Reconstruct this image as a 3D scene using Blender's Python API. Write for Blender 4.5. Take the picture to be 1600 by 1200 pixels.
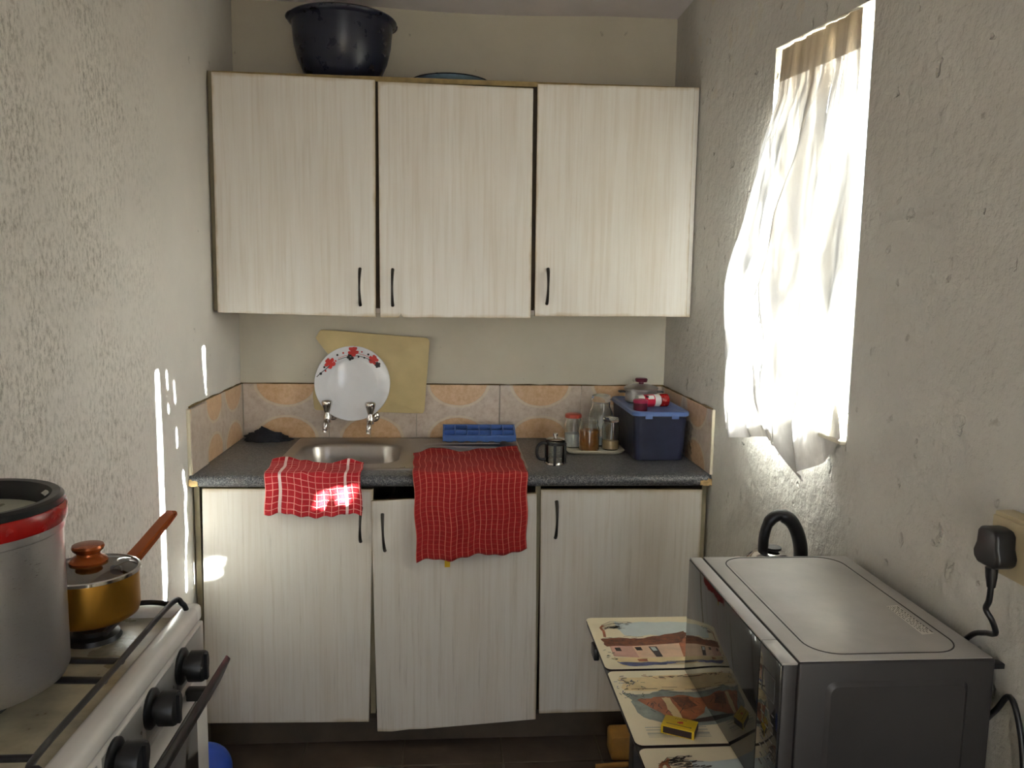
import bpy, bmesh, math, random
from mathutils import Vector, Matrix
random.seed(7)
for o in list(bpy.data.objects): bpy.data.objects.remove(o)
SC = bpy.context.scene
COL = SC.collection
PI = math.pi

# ------------------------------------------------------------------ camera
F_PX, YAW, PITCH, ROLL = 1250.88, .0749, .1207, .0156
cam = bpy.data.cameras.new('camera'); cam.sensor_fit = 'HORIZONTAL'; cam.sensor_width = 36.0
cam.lens = 36.0 * F_PX / 1600.0; cam.clip_start = .02
camo = bpy.data.objects.new('camera', cam); COL.objects.link(camo)
fw = Vector((math.sin(YAW)*math.cos(PITCH), math.cos(YAW)*math.cos(PITCH), -math.sin(PITCH)))
r0 = Vector((math.cos(YAW), -math.sin(YAW), 0)); u0 = r0.cross(fw)
rr = math.cos(ROLL)*r0 + math.sin(ROLL)*u0; uu = -math.sin(ROLL)*r0 + math.cos(ROLL)*u0
M = Matrix((rr, uu, -fw)).transposed().to_4x4(); M.translation = (.7854, -3.0224, 1.4767)
camo.matrix_world = M
SC.camera = camo

# ------------------------------------------------------------------ light
SC.view_settings.view_transform = 'Standard'; SC.view_settings.look = 'None'
SC.view_settings.gamma = 1; SC.view_settings.use_curve_mapping = False
SC.view_settings.exposure = 4.75
world = bpy.data.worlds.new('sky'); SC.world = world; world.use_nodes = True
bg = world.node_tree.nodes['Background']; bg.inputs[0].default_value = (.80, .88, 1, 1); bg.inputs[1].default_value = .235
sun = bpy.data.lights.new('sun', 'SUN'); sun.energy = 8.0; sun.angle = .0093; sun.color = (.975, .99, 1)
suno = bpy.data.objects.new('sun', sun); COL.objects.link(suno); suno.location = (4, -2.3, 3)
suno.rotation_euler = Vector((-1, .335, -.456)).to_track_quat('-Z', 'Y').to_euler()

# ------------------------------------------------------------------ materials
def S(r, g, b):
    f = lambda c: (c/255/12.92 if c/255 <= .04045 else ((c/255+.055)/1.055)**2.4)
    return (f(r), f(g), f(b), 1)
class NT:
    def __init__(s, name):
        s.m = bpy.data.materials.new(name); s.m.use_nodes = True; s.t = s.m.node_tree
        s.b = s.t.nodes['Principled BSDF']; s._tc = None
    def n(s, typ, ins=None, **kw):
        d = s.t.nodes.new('ShaderNode' + typ)
        for k, v in kw.items(): setattr(d, k, v)
        for k, v in (ins or {}).items(): s.put(d.inputs[k], v)
        return d
    def put(s, sock, v):
        if isinstance(v, bpy.types.NodeSocket): s.t.links.new(v, sock)
        elif isinstance(v, bpy.types.Node): s.t.links.new(v.outputs[0], sock)
        else: sock.default_value = v
    def co(s, which='Object', scale=(1, 1, 1)):
        if not s._tc: s._tc = s.n('TexCoord')
        if scale == (1, 1, 1): return s._tc.outputs[which]
        return s.n('Mapping', {0: s._tc.outputs[which], 3: scale}).outputs[0]
    def noise(s, scale, detail=4, rough=.55, vec=None, dist=0):
        return s.n('TexNoise', {'Vector': vec or s.co(), 'Scale': scale, 'Detail': detail, 'Roughness': rough, 'Distortion': dist}).outputs[0]
    def ramp(s, fac, stops):
        d = s.n('ValToRGB', {0: fac}); e = d.color_ramp.elements
        while len(e) < len(stops): e.new(.5)
        for k, (p, c) in enumerate(stops):
            e[k].position = p; e[k].color = c if hasattr(c, '__len__') else (c, c, c, 1)
        return d.outputs[0]
    def mix(s, fac, a, b):
        d = s.n('Mix', data_type='RGBA'); s.put(d.inputs[0], fac); s.put(d.inputs[6], a); s.put(d.inputs[7], b); return d.outputs[2]
    def mul(s, a, b, op='MULTIPLY'):
        return s.n('Math', {0: a, 1: b}, operation=op).outputs[0]
    def bump(s, h, strength=.3, dist=.01, normal=None):
        d = s.n('Bump', {'Height': h, 'Strength': strength, 'Distance': dist})
        if normal is not None: s.put(d.inputs['Normal'], normal)
        return d.outputs[0]
    def set(s, **kw):
        nm = dict(col='Base Color', rough='Roughness', metal='Metallic', nrm='Normal', spec='Specular IOR Level', trans='Transmission Weight', ior='IOR', alpha='Alpha', coat='Coat Weight', sheen='Sheen Weight')
        for k, v in kw.items(): s.put(s.b.inputs[nm[k]], v)
        return s.m
def plain(name, c, rough=.5, metal=0, var=.12, scale=30, bump=0, **kw):
    t = NT(name); n = t.noise(scale)
    dk = tuple(x*(1-var) for x in c[:3])+(1,); lt = tuple(min(1, x*(1+var)) for x in c[:3])+(1,)
    t.set(col=t.ramp(n, [(.3, dk), (.7, lt)]), rough=t.ramp(n, [(.3, max(0, rough-.05)), (.7, min(1, rough+.05))]), metal=metal, **kw)
    if bump: t.set(nrm=t.bump(n, bump, .002))
    return t.m
def plaster(name, base, stain=None, pits=.5, patches=False):
    t = NT(name); big = t.noise(2.2, 5, .6); fine = t.noise(38, 6, .6)
    a = tuple(x*.90 for x in base[:3])+(1,); b = tuple(min(1, x*1.07) for x in base[:3])+(1,)
    c = t.ramp(big, [(.3, a), (.7, b)])
    sp = t.ramp(t.noise(26, 3, .5), [(.70, 0), (.76, 1)])
    c = t.mix(t.mul(sp, .35), c, S(96, 84, 58))
    if stain:
        sep = t.n('SeparateXYZ', {0: t.co()})
        my = t.n('MapRange', {0: sep.outputs[1], 1: stain[0], 2: stain[1], 3: 1, 4: 0}).outputs[0]
        st = t.ramp(t.noise(95, 8, .8, vec=t.co(scale=(1, 1, .5))), [(.46, 0), (.64, 1)])
        big2 = t.ramp(t.noise(4.5, 6, .7), [(.33, 0), (.58, 1)])
        c = t.mix(t.mul(t.mul(my, st), t.mul(big2, .78)), c, S(112, 106, 88))
    if patches:
        sep2 = t.n('SeparateXYZ', {0: t.co()})
        pm = t.ramp(t.noise(9, 5, .6), [(.60, 0), (.63, 1)])
        zz = t.n('MapRange', {0: sep2.outputs[2], 1: 2.02, 2: 2.1}).outputs[0]
        c = t.mix(t.mul(t.mul(pm, zz), .6), c, S(208, 200, 184))
        low = t.n('MapRange', {0: t.n('Math', {0: sep2.outputs[2], 1: t.mul(big, .5)}, operation='ADD').outputs[0], 1: 1.35, 2: 1.0}).outputs[0]
        c = t.mix(t.mul(low, .4), c, S(118, 110, 70))
    dst = t.n('VectorMath', {0: t.co(scale=(1, 1, .62)), 1: t.n('VectorMath', {0: t.n('TexNoise', {'Vector': t.co(), 'Scale': 22.0, 'Detail': 4.0}).outputs[1], 'Scale': .075}, operation='SCALE').outputs[0]}, operation='ADD').outputs[0]
    vn = t.n('TexVoronoi', {'Vector': dst, 'Scale': 17.0, 'Randomness': 1.0})
    cell = t.n('SeparateXYZ', {0: vn.outputs[1]}).outputs[0]
    pit = t.n('Math', {0: t.ramp(vn.outputs[0], [(.03, 0), (.15, 1)]), 1: t.ramp(cell, [(.45, 1), (.75, 0)])}, operation='MAXIMUM').outputs[0]
    h = t.n('Math', {0: t.mul(fine, .55), 1: t.mul(pit, .5 if pits > .6 else .12)}, operation='ADD').outputs[0]
    h2 = t.n('Math', {0: h, 1: t.mul(t.noise(9, 3), .9)}, operation='ADD').outputs[0]
    return t.set(col=c, rough=.62, nrm=t.bump(h2, pits, .013 if pits > .6 else .006), spec=.35)
def laminate(name, dirt, tone=1.0):
    t = NT(name)
    g = t.noise(60, 5, .6, vec=t.co(scale=(1.6, 1, .05)), dist=.4)
    wav = t.noise(8, 3, .5, vec=t.co(scale=(1.3, 1, .25)))
    c = t.ramp(g, [(.34, S(222, 214, 202)), (.5, S(230, 224, 215)), (.7, S(233, 228, 220))])
    c = t.mix(t.mul(t.ramp(wav, [(.45, 0), (.75, 1)]), .3), c, S(210, 192, 170))
    st = t.ramp(t.noise(70, 6, .7, vec=t.co(scale=(1, 1, .035))), [(.58, 0), (.70, 1)])
    c = t.mix(t.mul(st, dirt), c, S(120, 102, 76))
    gen = t.n('SeparateXYZ', {0: t.co('Generated')})
    ex = t.mul(t.n('Math', {0: gen.outputs[0], 1: .5}, operation='SUBTRACT').outputs[0], 2)
    ex = t.n('Math', {0: ex}, operation='ABSOLUTE').outputs[0]
    ez = t.n('Math', {0: t.mul(t.n('Math', {0: gen.outputs[2], 1: .5}, operation='SUBTRACT').outputs[0], 2)}, operation='ABSOLUTE').outputs[0]
    e = t.n('Math', {0: ex, 1: ez}, operation='MAXIMUM').outputs[0]
    e = t.n('Math', {0: e, 1: t.mul(t.noise(14, 4), .07)}, operation='ADD').outputs[0]
    c = t.mix(t.mul(t.ramp(e, [(.985, 0), (1.0, 0), (1.03, 1)]) if False else t.n('MapRange', {0: e, 1: 1.0, 2: 1.045}).outputs[0], .75), c, S(176, 146, 84))
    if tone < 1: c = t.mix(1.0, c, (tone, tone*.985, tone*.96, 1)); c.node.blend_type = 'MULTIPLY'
    return t.set(col=c, rough=.42, nrm=t.bump(g, .25, .002))
def tilemat(name):
    t = NT(name); uv = t.n('SeparateXYZ', {0: t.co('UV')}); u, v = uv.outputs[0], uv.outputs[1]
    def blob(v0, rx, ry):
        a = t.n('Math', {0: t.mul(t.n('Math', {0: u, 1: .5}, operation='SUBTRACT').outputs[0], 1/rx), 1: 2}, operation='POWER').outputs[0]
        b = t.n('Math', {0: t.mul(t.n('Math', {0: v, 1: v0}, operation='SUBTRACT').outputs[0], 1/ry), 1: 2}, operation='POWER').outputs[0]
        return t.n('Math', {0: a, 1: b}, operation='ADD').outputs[0]
    d = t.n('Math', {0: blob(1.03, .35, .42), 1: blob(-.03, .35, .42)}, operation='MINIMUM').outputs[0]
    d = t.n('Math', {0: d, 1: t.mul(t.noise(20, 4), .12)}, operation='ADD').outputs[0]
    m = t.noise(45, 6, .7)
    body = t.ramp(m, [(.3, S(186, 164, 146)), (.5, S(203, 186, 170)), (.7, S(212, 198, 184))])
    org = t.ramp(t.noise(60, 6, .7), [(.3, S(198, 154, 110)), (.6, S(219, 182, 142))])
    c = t.mix(t.ramp(d, [(.98, 1), (1.06, 0)]), body, org)
    ring = t.ramp(d, [(1.02, 0), (1.08, 1), (1.16, 1), (1.24, 0)]) if False else t.mul(t.n('MapRange', {0: d, 1: 1.02, 2: 1.1}).outputs[0], t.n('MapRange', {0: d, 1: 1.3, 2: 1.18}).outputs[0])
    c = t.mix(t.mul(ring, .5), c, S(226, 210, 176))
    dd = t.n('MapRange', {0: d, 1: 1.0, 2: 1.06, 3: 1, 4: 0}).outputs[0]
    c = t.mix(dd, c, org)
    return t.set(col=c, rough=.28, nrm=t.bump(m, .06, .001))
def granite(name):
    t = NT(name); a = t.noise(150, 4, .7); b = t.noise(420, 2, .5); w = t.noise(16, 4)
    c = t.ramp(a, [(.36, S(36, 37, 41)), (.52, S(76, 77, 81)), (.66, S(122, 121, 120))])
    c = t.mix(t.ramp(b, [(.60, 0), (.68, 1)]), c, S(172, 168, 160))
    c = t.mix(t.mul(t.ramp(w, [(.55, 0), (.75, 1)]), .25), c, S(120, 104, 84))
    return t.set(col=c, rough=.36, nrm=t.bump(a, .15, .001))
def checked(name, base, line, pu, pv, wu, wv, stripes=(), fade=0):
    t = NT(name); uv = t.n('SeparateXYZ', {0: t.co('UV')})
    def lines(s, p, w):
        fr = t.n('Math', {0: t.mul(s, 1/p)}, operation='FRACT').outputs[0]
        return t.n('Math', {0: fr, 1: w}, operation='LESS_THAN').outputs[0]
    n = t.noise(90, 4, .6); wn = t.noise(12, 3)
    c = t.ramp(n, [(.3, tuple(x*.72 for x in base[:3])+(1,)), (.7, base)])
    lu, lv = lines(uv.outputs[0], pu, wu), lines(uv.outputs[1], pv, wv)
    lm = t.n('Math', {0: lu, 1: t.mul(lv, 1-fade)}, operation='MAXIMUM').outputs[0]
    c = t.mix(t.mul(lm, t.ramp(wn, [(.3, .45), (.6, .85)])), c, line)
    for (s0, s1) in stripes:
        q = t.mul(t.n('Math', {0: uv.outputs[0], 1: s0}, operation='GREATER_THAN').outputs[0], t.n('Math', {0: uv.outputs[0], 1: s1}, operation='LESS_THAN').outputs[0])
        c = t.mix(t.mul(q, .85), c, S(232, 208, 204))
    weave = t.n('TexVoronoi', {'Vector': t.co(), 'Scale': 330.0}).outputs[0]
    return t.set(col=c, rough=.9, sheen=.0, nrm=t.bump(t.n('Math', {0: weave, 1: n}, operation='ADD').outputs[0], .5, .002))
def brushed(name, c, rough, stretch=(1, 1, 14), metal=1):
    t = NT(name); g = t.noise(140, 4, .6, vec=t.co(scale=stretch)); w = t.noise(7, 4)
    sc_ = t.n('Math', {0: t.mul(w, .6), 1: t.mul(g, .4)}, operation='ADD').outputs[0]
    col = t.ramp(sc_, [(.34, tuple(x*.86 for x in c[:3])+(1,)), (.62, c)])
    return t.set(col=col, rough=t.ramp(g, [(.3, max(.05, rough-.03)), (.7, rough+.06)]), metal=metal)
def glassmat(name, c=(1, 1, 1, 1), rough=0.0):
    t = NT(name); n = t.noise(8)
    return t.set(col=c, rough=t.ramp(n, [(.3, rough), (.8, rough+.02)]), trans=1.0, ior=1.45)
def thin_glass(name, tint, gloss=.08, rough=.02):
    t = NT(name); t.t.nodes.remove(t.b); out = t.t.nodes['Material Output']
    tr = t.n('BsdfTransparent', {0: tint}); gl = t.n('BsdfGlossy', {0: (1, 1, 1, 1), 1: rough})
    lw = t.n('LayerWeight', {0: .2}); fr = t.n('MapRange', {0: lw.outputs[1], 1: 0, 2: 1, 3: gloss*.5, 4: .3}).outputs[0]
    mx = t.n('MixShader', {0: fr, 1: tr, 2: gl}); t.t.links.new(mx.outputs[0], out.inputs[0]); return t.m
def curtainmat(name):
    t = NT(name); t.t.nodes.remove(t.b); out = t.t.nodes['Material Output']
    n = t.noise(5, 5, .6, vec=t.co(scale=(1, 1, .35))); sep = t.n('SeparateXYZ', {0: t.co()})
    top = t.n('MapRange', {0: t.n('Math', {0: sep.outputs[2], 1: t.mul(n, .25)}, operation='ADD').outputs[0], 1: 2.0, 2: 2.15}).outputs[0]
    c = t.ramp(n, [(.3, S(236, 228, 216)), (.6, S(246, 243, 240))])
    c = t.mix(t.mul(top, .6), c, S(214, 180, 122))
    nr = t.bump(t.noise(30, 3, .6, vec=t.co(scale=(1, 1, .5))), .25, .006)
    fold_shade = t.ramp(t.noise(13, 6, .65, vec=t.co(scale=(1, 1, .16)), dist=1.2), [(.40, .08), (.52, .28), (.66, .85)])  # fold shading painted as dark streaks in the transmitted colour
    ct = t.mix(1.0, c, fold_shade); ct.node.blend_type = 'MULTIPLY'
    df = t.n('BsdfDiffuse', {0: c, 'Normal': nr}); tl = t.n('BsdfTranslucent', {0: ct, 'Normal': nr})
    m1 = t.n('MixShader', {0: CURT_T, 1: df, 2: tl})
    # thin film scatters the sun mostly forwards
    rf = t.n('BsdfRefraction', {0: ct, 1: .70, 2: 1.7, 'Normal': nr}); m3 = t.n('MixShader', {0: CURT_F, 1: m1, 2: rf})
    gl = t.n('BsdfGlossy', {0: (1, 1, 1, 1), 1: .25, 'Normal': nr})
    m2 = t.n('MixShader', {0: .05, 1: m3, 2: gl}); t.t.links.new(m2.outputs[0], out.inputs[0]); return t.m
CURT_T = .105; CURT_F = .28
WALLC = S(226, 221, 213)
MT = dict(
    wall_l=plaster('plaster_left', WALLC, stain=(-1.05, -.72), pits=.25), wall_b=plaster('plaster_back', S(206, 199, 182), pits=.22),
    wall_r=plaster('plaster_right', S(208, 204, 196), pits=1.0, patches=True), reveal=plaster('plaster_reveal', S(226, 218, 198), pits=.3),
    ceil=plain('ceiling_board', S(232, 224, 226), .7, var=.06, scale=5), lam=laminate('white_woodgrain_laminate', .06), lamd=laminate('worn_shaded_laminate', .30, .80),  # lamd: worn streaks, plus a darker tone standing in for shade
    edge=plain('yellowed_edge', S(158, 136, 88), .6, var=.3, scale=25), carc=plain('aged_carcass_board', S(140, 130, 104), .6, var=.2, scale=12),
    inner=plain('dark_chipboard', S(70, 58, 44), .8, var=.25, scale=40), kick=plain('dark_kickboard', S(78, 66, 52), .6, var=.25, scale=10),
    tile=tilemat('cream_orange_tile'), grime=plain('brown_grime', S(104, 84, 48), .8, var=.4, scale=30), granite=granite('dark_granite_laminate'),
    chip=plain('exposed_chipboard', S(176, 148, 100), .85, var=.3, scale=80), steel=brushed('brushed_steel', S(176, 168, 160), .3, (14, 1, 1)),
    chrome=plain('chrome', S(214, 210, 206), .1, 1, var=.05), alu=brushed('aluminium', S(196, 194, 194), .30, (1, 1, 16), .88), dmetal=plain('dark_bronze_metal', S(64, 58, 52), .35, .8, scale=60),
    towel1=checked('red_grid_cloth', S(184, 22, 34), S(236, 160, 150), .0215, .0195, .10, .11, ((.040, .049), (.236, .244))), towel2=checked('red_ribbed_cloth', S(160, 20, 22), S(216, 122, 100), .0182, .0150, .11, .10, (), .70),
    navy=plain('navy_plastic', S(28, 31, 48), .3, var=.15), navybox=plain('dark_blue_box_plastic', S(40, 44, 66), .35, var=.12), bluelid=plain('blue_lid_plastic', S(96, 122, 178), .38, var=.08),
    iceblue=plain('ice_tray_blue', S(84, 118, 186), .45, var=.1), pale_blue=plain('pale_blue_enamel', S(146, 178, 204), .3, var=.1), cream=plain('cream_plastic', S(222, 212, 186), .4, var=.08),
    white=plain('white_enamel', S(222, 218, 212), .22, var=.05, scale=8), china=plain('white_china', S(226, 226, 230), .12, var=.02), red=plain('red_print', S(200, 40, 30), .4, var=.15), blackp=plain('black_print', S(32, 28, 30), .5),
    black=plain('black_plastic', S(22, 22, 24), .38, var=.2), iron=plain('black_enamel_wire', S(24, 24, 28), .35, var=.2), rag=plain('black_cloth', S(34, 34, 40), .95, var=.4, scale=60, bump=.6),
    board=plain('yellowed_board', S(208, 188, 138), .5, var=.12, scale=7), glass=glassmat('clear_glass', (.97, 1, .97, 1)), amber=plain('brown_powder', S(150, 92, 34), .9, var=.2, scale=70), sand=plain('beige_powder', S(214, 178, 128), .9, var=.1, scale=80),
    salt=plain('white_salt', S(216, 216, 214), .9, var=.08, scale=90), redlid=plain('red_jar_lid', S(176, 70, 52), .4), pink=plain('pink_label', S(214, 40, 70), .4, var=.1), wplast=plain('white_plastic', S(228, 226, 222), .4, var=.05),
    maroon=plain('maroon_plastic', S(92, 26, 44), .35, var=.2), rose=plain('rose_cap', S(172, 40, 82), .4), bag=thin_glass('clear_plastic_film', (.9, .92, .95, 1), .2, .12),
    pane=thin_glass('window_glass', (.93, .96, .95, 1)), frame=plain('window_frame_paint', S(206, 198, 180), .5, var=.1), curtain=curtainmat('thin_white_curtain'),
    floor=plain('dark_slate_tile', S(74, 62, 52), .45, var=.45, scale=9, bump=.3), grout=plain('floor_grout', S(96, 88, 76), .9, var=.2), ground=plain('dry_ground', S(150, 138, 116), .95, var=.2, scale=3),
    gold=brushed('golden_steel', S(196, 146, 64), .33, (1, 1, .3)), copper=plain('copper_bakelite', S(158, 78, 28), .25, .5, var=.04, scale=6), lidglass=thin_glass('smoked_lid_glass', (.34, .34, .34, 1), .3, .06),
    pred=plain('red_enamel', S(152, 22, 20), .25, var=.15), milky=plain('milky_liquid', S(168, 168, 152), .3, var=.06), hob=plain('worn_hob_enamel', S(170, 162, 138), .3, var=.42, scale=14),
    panelgrey=brushed('grey_control_panel', S(160, 158, 154), .4, (1, 10, 1), .3), bglass=plain('black_oven_glass', S(14, 14, 15), .08, var=.1), mwgrey=plain('microwave_shaded_grey', S(52, 50, 50), .42, .1, var=.08, scale=14), mwtop=plain('microwave_lit_silver', S(178, 174, 168), .5, .2, var=.12, scale=11),  # microwave sides darkened and top paled: light and shade put into the colours
    mwdoor=plain('mirror_door_glass', S(34, 33, 33), .03, 0, var=.06), mwmark=plain('panel_lettering', S(82, 78, 72), .5), groove=plain('groove_shadow_paint', S(58, 55, 52), .6), paper=plain('paper_label', S(216, 212, 202), .7, var=.04),
    tbl=plain('black_table_laminate', S(36, 31, 28), .4, var=.2), twood=plain('ochre_wood', S(158, 112, 48), .6, var=.2, scale=14), matc=plain('cream_mat_board', S(232, 220, 188), .35, var=.05, scale=10), matedge=plain('mat_dark_edge', S(48, 36, 28), .6),
    m_sky=plain('print_pale_blue', S(196, 206, 204), .4, var=.06), m_roof=plain('print_thatch_brown', S(126, 72, 46), .45, var=.5, scale=90), m_wall=plain('print_wall_peach', S(226, 190, 158), .4, var=.1, scale=40), m_pink=plain('print_wall_pink', S(208, 160, 142), .4, var=.12, scale=40), m_dark=plain('print_dark_ink', S(56, 44, 40), .45, var=.3, scale=80),
    m_blue=plain('print_shadow_blue', S(92, 98, 136), .45, var=.3, scale=60), m_sand=plain('print_sand', S(228, 204, 152), .4, var=.1, scale=30), m_rust=plain('print_rust', S(176, 104, 66), .45, var=.35, scale=50), m_grey=plain('print_grey_green', S(150, 158, 148), .45, var=.25, scale=50), m_green=plain('print_leaf', S(92, 104, 84), .45, var=.3, scale=80),
    yellow=plain('matchbox_yellow', S(214, 178, 28), .5, var=.06), striker=plain('striker_brown', S(52, 38, 34), .9, var=.2), ball=plain('blue_ball_plastic', S(36, 78, 190), .35, var=.08), socket=plain('cream_socket', S(196, 180, 144), .5, var=.1),
)

# ------------------------------------------------------------------ mesh helpers
class MB:
    def __init__(s): s.v = []; s.f = []; s.mi = []; s.uv = {}
    def add(s, vs, fs, mi=0):
        k = len(s.v); s.v += [tuple(v) for v in vs]
        for f in fs: s.f.append(tuple(i+k for i in f)); s.mi.append(mi)
        return s
    def box(s, x0, x1, y0, y1, z0, z1, mi=0):
        return s.add([(x, y, z) for z in (z0, z1) for y in (y0, y1) for x in (x0, x1)],
                     [(0, 2, 3, 1), (4, 5, 7, 6), (0, 1, 5, 4), (2, 6, 7, 3), (0, 4, 6, 2), (1, 3, 7, 5)], mi)
    def prism(s, poly, axis, a, b, mi=0, mside=None):
        # poly in the two other axes (order kept: x,y / x,z / y,z)
        def P(p, t):
            return {'x': (t, p[0], p[1]), 'y': (p[0], t, p[1]), 'z': (p[0], p[1], t)}[axis]
        n = len(poly); k = len(s.v)
        s.add([P(p, a) for p in poly]+[P(p, b) for p in poly], [tuple(range(n)), tuple(range(2*n-1, n-1, -1))], mi)
        for i in range(n):
            j = (i+1) % n; s.f.append((k+i, k+n+i, k+n+j, k+j)); s.mi.append(mi if mside is None else mside)
        return s
    def lathe(s, prof, c=(0, 0, 0), seg=32, mi=0, axis='z', closed=False):
        k = len(s.v); n = len(prof)
        for (r, z) in prof:
            for i in range(seg):
                a = 2*PI*i/seg; p = (r*math.cos(a), r*math.sin(a), z)
                if axis == 'x': p = (p[2], p[0], p[1])
                if axis == 'y': p = (p[0], -p[2], p[1])
                s.v.append((p[0]+c[0], p[1]+c[1], p[2]+c[2]))
        rng = range(n if closed else n-1)
        for j in rng:
            q = (j+1) % n
            for i in range(seg):
                i2 = (i+1) % seg; s.f.append((k+j*seg+i, k+j*seg+i2, k+q*seg+i2, k+q*seg+i)); s.mi.append(mi)
        return s
    def tube(s, path, r, seg=8, mi=0, flat=1.0, up=None, closed=False):
        P = [Vector(p) for p in path]; n = len(P); k = len(s.v)
        R = r if hasattr(r, '__len__') else [r]*n
        prev = Vector(up) if up else None
        for i in range(n):
            if closed: t = (P[(i+1) % n]-P[i-1]).normalized()
            else: t = (P[min(n-1, i+1)]-P[max(0, i-1)]).normalized()
            if prev is None:
                prev = Vector((0, 0, 1)) if abs(t.z) < .9 else Vector((1, 0, 0))
            a = (prev-t*prev.dot(t)).normalized(); b = t.cross(a); prev = a
            for q in range(seg):
                g = 2*PI*q/seg; s.v.append(tuple(P[i]+a*math.cos(g)*R[i]*flat+b*math.sin(g)*R[i]))
        for i in range(n if closed else n-1):
            i2 = (i+1) % n
            for q in range(seg):
                q2 = (q+1) % seg; s.f.append((k+i*seg+q, k+i*seg+q2, k+i2*seg+q2, k+i2*seg+q)); s.mi.append(mi)
        if not closed:
            s.f.append(tuple(k+q for q in range(seg-1, -1, -1))); s.mi.append(mi)
            s.f.append(tuple(k+(n-1)*seg+q for q in range(seg))); s.mi.append(mi)
        return s
    def grid(s, fn, nu, nv, mi=0, uvf=None, skip=None):
        k = len(s.v)
        for j in range(nv+1):
            for i in range(nu+1): s.v.append(tuple(fn(i/nu, j/nv)))
        for j in range(nv):
            for i in range(nu):
                if skip and skip((i+.5)/nu, (j+.5)/nv): continue
                a = k+j*(nu+1)+i; s.f.append((a, a+1, a+nu+2, a+nu+1)); s.mi.append(mi)
                if uvf:
                    s.uv[len(s.f)-1] = [uvf((i+d)/nu, (j+e)/nv) for d, e in ((0, 0), (1, 0), (1, 1), (0, 1))]
        return s
    def loft(s, loops, mi=0, cap=True):
        k = len(s.v); n = len(loops[0])
        for L in loops: s.v += [tuple(p) for p in L]
        for j in range(len(loops)-1):
            for i in range(n):
                i2 = (i+1) % n; s.f.append((k+j*n+i, k+j*n+i2, k+(j+1)*n+i2, k+(j+1)*n+i)); s.mi.append(mi)
        if cap:
            s.f.append(tuple(k+i for i in range(n-1, -1, -1))); s.mi.append(mi)
            s.f.append(tuple(k+(len(loops)-1)*n+i for i in range(n))); s.mi.append(mi)
        return s
    def build(s, name, mats, parent=None, smooth=None, bevel=0, seg=2, local=False, fix=True):
        if not isinstance(mats, (list, tuple)): mats = [mats]
        off = Vector((0, 0, 0))
        if parent is not None and not local:
            q = parent
            while q is not None: off += q.location; q = q.parent
        me = bpy.data.meshes.new(name)
        me.from_pydata([tuple(Vector(v)-off) for v in s.v], [], s.f)
        for m in mats: me.materials.append(MT[m])
        for p, mi in zip(me.polygons, s.mi): p.material_index = mi
        if s.uv:
            L = me.uv_layers.new(name='UVMap')
            for fi, uvs in s.uv.items():
                for li, uvv in zip(me.polygons[fi].loop_indices, uvs): L.data[li].uv = uvv
        if bevel or fix:
            bm = bmesh.new(); bm.from_mesh(me)
            if fix: bmesh.ops.remove_doubles(bm, verts=bm.verts, dist=1e-5); bmesh.ops.recalc_face_normals(bm, faces=bm.faces)
            if bevel:
                es = [e for e in bm.edges if len(e.link_faces) == 2 and e.calc_face_angle(0) > .6]
                bmesh.ops.bevel(bm, geom=es, offset=bevel, segments=seg, profile=.5, affect='EDGES', clamp_overlap=True)
            bm.to_mesh(me); bm.free()
        if smooth is not None or bevel:
            for p in me.polygons: p.use_smooth = True
            me.set_sharp_from_angle(angle=math.radians(smooth if smooth else 40))
        o = bpy.data.objects.new(name, me); COL.objects.link(o)
        if parent is not None: o.parent = parent
        return o
def tag(o, label, cat, group=None):
    o['label'] = label; o['category'] = cat
    if group: o['group'] = group
    return o
def thing(name, label, cat, loc, rot=(0, 0, 0), group=None):
    o = bpy.data.objects.new(name, None); COL.objects.link(o); o.location = loc; o.rotation_euler = rot; o.empty_display_size = .05
    return tag(o, label, cat, group)
def struct(o): o['kind'] = 'structure'; return o
def rrect(x0, x1, y0, y1, r, n=6):
    pts = []
    for cx, cy, a0 in ((x1-r, y1-r, 0), (x0+r, y1-r, 90), (x0+r, y0+r, 180), (x1-r, y0+r, 270)):
        for i in range(n+1):
            a = math.radians(a0+90*i/n); pts.append((cx+r*math.cos(a), cy+r*math.sin(a)))
    return pts
def spline(pts, n=8):
    P = [Vector(p) for p in pts]; out = []
    for i in range(len(P)-1):
        a, b, c, d = P[max(0, i-1)], P[i], P[i+1], P[min(len(P)-1, i+2)]
        for k in range(n):
            t = k/n; out.append(.5*((2*b)+(c-a)*t+(2*a-5*b+4*c-d)*t*t+(3*b-a-3*c+d)*t**3))
    return out+[P[-1]]
def lerp_list(L, t):
    for (t0, a), (t1, b) in zip(L, L[1:]):
        if t <= t1:
            k = (t-t0)/(t1-t0) if t1 > t0 else 0
            k = max(0, min(1, k)); k = k*k*(3-2*k)*.5+k*.5
            return tuple(x+(y-x)*k for x, y in zip(a, b)) if hasattr(a, '__len__') else a+(b-a)*k
    return L[-1][1]

W = 1.6; WT = .13; YR = -4.25; ZC = 2.46
# ------------------------------------------------------------------ setting
struct(MB().box(-.12, 0, YR, .12, -.05, 2.62).build('wall_left', 'wall_l'))
wb = struct(MB().box(0, W, 0, .12, -.05, 2.62).build('wall_back', 'wall_b'))
WY0, WY1, WZ0, WZ1 = -1.445, -.955, 1.165, 2.06
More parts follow.
